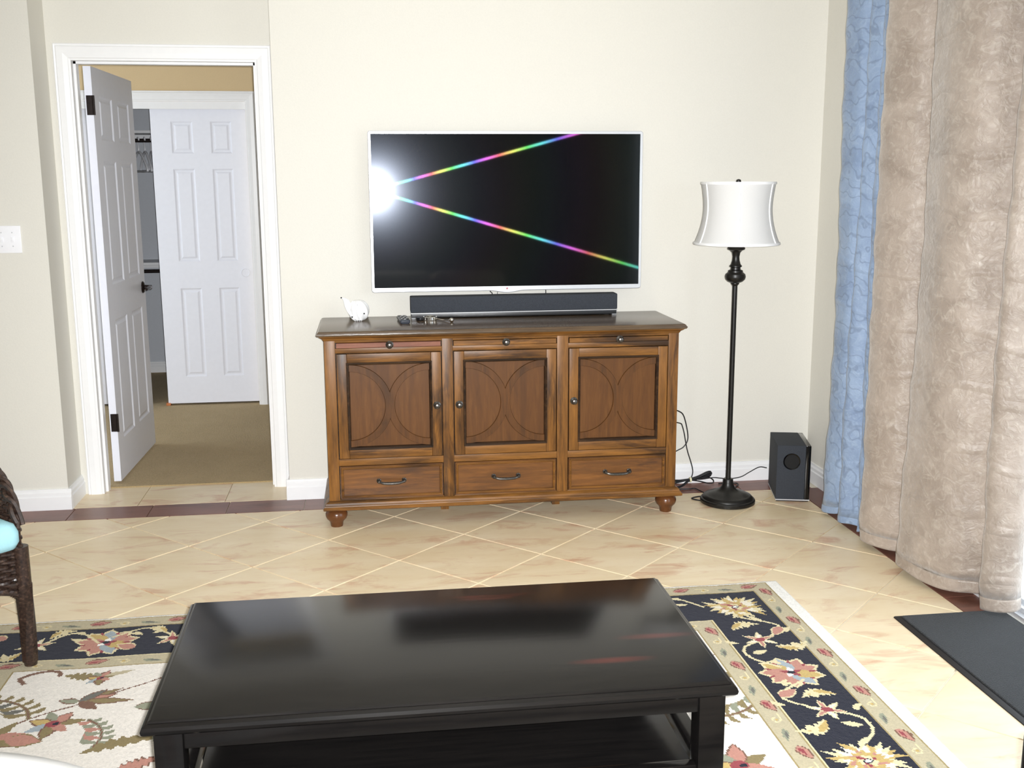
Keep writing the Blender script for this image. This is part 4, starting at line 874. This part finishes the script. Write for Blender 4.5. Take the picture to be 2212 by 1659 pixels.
# ------------------------------------------------------------------ wicker armchair
wc = thing('wicker_armchair', 'dark woven wicker armchair with an aqua seat cushion at the left', 'armchair', (-2.842, -1.745, 0.012), rz=math.radians(45))
Wd, Dp = 0.30, 0.29
path = [(Wd, -Dp), (Wd+0.005, -0.15), (Wd+0.005, 0.05), (Wd-0.03, 0.19), (Wd-0.13, 0.29), (0, 0.32)]
path = path + [(-a, b) for a, b in path[-2::-1]]
PP = crom([(a, b, 0) for a, b in path], 16); NPP = len(PP)
acc = [0.0]
for a, b in zip(PP, PP[1:]): acc.append(acc[-1] + (b-a).length)
def rimz(s):
    d = min(s, acc[-1]-s); tab = ((0, 0.455), (0.02, 0.51), (0.06, 0.565), (0.12, 0.605), (0.25, 0.645), (0.45, 0.72), (0.8, 0.80), (2, 0.80))
    for (a, za), (b, zb) in zip(tab, tab[1:]):
        if d <= b: return za + (zb-za)*(d-a)/(b-a)
    return 0.8
dense = crom([(a, b, 0) for a, b in path], 44); dacc = [0.0]
for a, b in zip(dense, dense[1:]): dacc.append(dacc[-1] + (b-a).length)
def dn(i): d = dense[min(i+1, len(dense)-1)]-dense[max(i-1, 0)]; d.normalize(); return Vector((d.y, -d.x, 0))
bm = B(); z = 0.215; row = 0
while z < 0.80:
    run = []
    for i, p in enumerate(dense):
        if rimz(dacc[i]) > z+0.004: run.append(tuple(p + dn(i)*(0.0065*math.sin(dacc[i]*PI/0.028 + row*PI)) + Vector((0, 0, z))))
        else:
            if len(run) > 6: tube(run, 0.0066, 6, bm, smooth=False)
            run = []
    if len(run) > 6: tube(run, 0.0066, 6, bm, smooth=False)
    z += 0.0125; row += 1
o = obj('woven_shell', bm, 'wicker', wc); o['kind'] = 'stuff'
bm = B(); s_ = 0.0; i = 0
for i in range(0, len(dense), 4): tube([tuple(dense[i]+Vector((0, 0, 0.20))), tuple(dense[i]+Vector((0, 0, rimz(dacc[i]))))], 0.003, 5, bm, smooth=False)
o = obj('stakes', bm, 'wicker', wc); o['kind'] = 'stuff'
bm = B()
for ph in range(3):
    tube([tuple(dense[i] + dn(i)*0.011*math.cos(dacc[i]*70+ph*2.1) + Vector((0, 0, rimz(dacc[i]) + 0.011*math.sin(dacc[i]*70+ph*2.1)))) for i in range(0, len(dense))], 0.0085, 6, bm, smooth=False)
obj('rim_braid', bm, 'wicker', wc)
bm = B(); row = 0; zz = 0.20                                         # front apron with an arched lower edge
while zz < 0.40:
    run = []
    for k in range(141):
        x = -Wd + 2*Wd*k/140; arch = 0.215 + 0.075*math.sqrt(max(0, 1-(x/(Wd-0.02))**2))*1.0 if abs(x) < Wd-0.02 else 0.215
        if zz > arch: run.append((x, -Dp + 0.0065*math.sin(x*PI/0.028+row*PI), zz))
        else:
            if len(run) > 4: tube(run, 0.0066, 6, bm, smooth=False)
            run = []
    if len(run) > 4: tube(run, 0.0066, 6, bm, smooth=False)
    zz += 0.0125; row += 1
o = obj('woven_apron', bm, 'wicker', wc); o['kind'] = 'stuff'
obj('apron_rail', tube([(Wd*math.sin(t), -Dp, 0.213+0.075*math.cos(t)) for t in [(-1.45+2.9*k/30) for k in range(31)]], 0.010, 8, smooth=False), 'wicker', wc)
for sx in (-1, 1):
    for sy in (-1, 1):
        x, y = sx*(Wd-0.002) if sy < 0 else sx*0.21, (-Dp+0.002 if sy < 0 else 0.24)
        bm = lathe([(0.019, 0.001), (0.021, 0.02), (0.024, 0.26), (0.024, 0.39 if sy < 0 else 0.24)], x, y, 14)
        tube([(x+(0.0215+0.003*k/430)*math.cos(k*0.9), y+(0.0215+0.003*k/430)*math.sin(k*0.9), 0.012+0.0007*k*0.86) for k in range(430)], 0.0026, 5, bm, smooth=False)
        obj('leg', bm, 'wicker', wc)
obj('seat_deck', BX(-Wd+0.01, Wd-0.01, -Dp+0.01, 0.22, 0.37, 0.39), 'wicker', wc)
bm = B(); cu = [rrect(-0.290+o_, 0.290-o_, -0.33+o_, 0.22-o_, 0.035, 6) for o_ in (0.03, 0.008, 0.0, 0.0, 0.008, 0.03, 0.09)]
loft([[(x, y, z) for x, y in r] for r, z in zip(cu, (0.391, 0.396, 0.415, 0.445, 0.468, 0.481, 0.488))], bm=bm)
obj('seat_cushion', bm, 'aqua', wc, ang=60, label='pale aqua seat cushion')

# ------------------------------------------------------------------ foreground seating
ot = thing('ottoman', 'white round ottoman with beige leaf patches at the lower left', 'ottoman', (-2.20, -3.765, 0.012))
obj('upholstery', lathe([(0.56, 0.075), (0.60, 0.09), (0.615, 0.14), (0.615, 0.40), (0.628, 0.43), (0.63, 0.47), (0.61, 0.50), (0.56, 0.517), (0.40, 0.53), (0.1, 0.535)], -2.20, -3.765, 72), 'ott', ot, ang=60)
bm = B(); tube([(-2.20+0.632*math.cos(a), -3.765+0.632*math.sin(a), 0.447) for a in [2*PI*k/72 for k in range(73)]], 0.007, 8, bm, smooth=False); obj('piping', bm, 'shadeseam', ot)
for k in range(4): obj('leg', lathe([(0.018, 0.0135), (0.028, 0.08)], -2.20+0.45*math.cos(k*PI/2+0.6), -3.765+0.45*math.sin(k*PI/2+0.6), 14), 'bw', ot)
so = thing('sofa', 'pale fabric sofa edge with a dark wooden arm at the lower right', 'sofa', (-0.85, -3.9, 0))
obj('frame', BX(-1.46, -0.23, -4.30, -3.50, 0.11, 0.34, 0.015), 'sofa', so)
for a, b in ((-1.45, -0.85), (-0.845, -0.235)):
    obj('seat_cushion', loft([[(x, y, z) for x, y in rrect(a+o_, b-o_, -4.08+o_, -3.455-o_, 0.04)] for o_, z in ((0.01, 0.341), (0, 0.36), (0, 0.46), (0.008, 0.485), (0.04, 0.497))]), 'sofa', so, ang=60)
    obj('back_cushion', loft([[(x, y, z) for x, y in rrect(a+o_, b-o_, -4.24+o_, -4.07-o_, 0.04)] for o_, z in ((0.01, 0.50), (0, 0.53), (0, 0.78), (0.02, 0.82), (0.05, 0.835))]), 'sofa', so, ang=60)
obj('backrest', BX(-1.46, -0.23, -4.36, -4.245, 0.3, 0.80, 0.02), 'sofa', so)
obj('arm', BX(-1.53, -1.461, -4.34, -3.48, 0.1, 0.60, 0.012), 'bw', so)
obj('arm', BX(-0.222, -0.15, -4.34, -3.44, 0.1, 0.545, 0.012), 'bw', so)
for x in (-1.49, -0.18):
    for y in (-4.3, -3.52): obj('leg', BX(x-0.02, x+0.02, y-0.02, y+0.02, 0.0 if y < -3.84 else 0.0125, 0.1, 0.003), 'bw', so)
for o in bpy.data.objects:
    if '_o' in o: del o['_o']
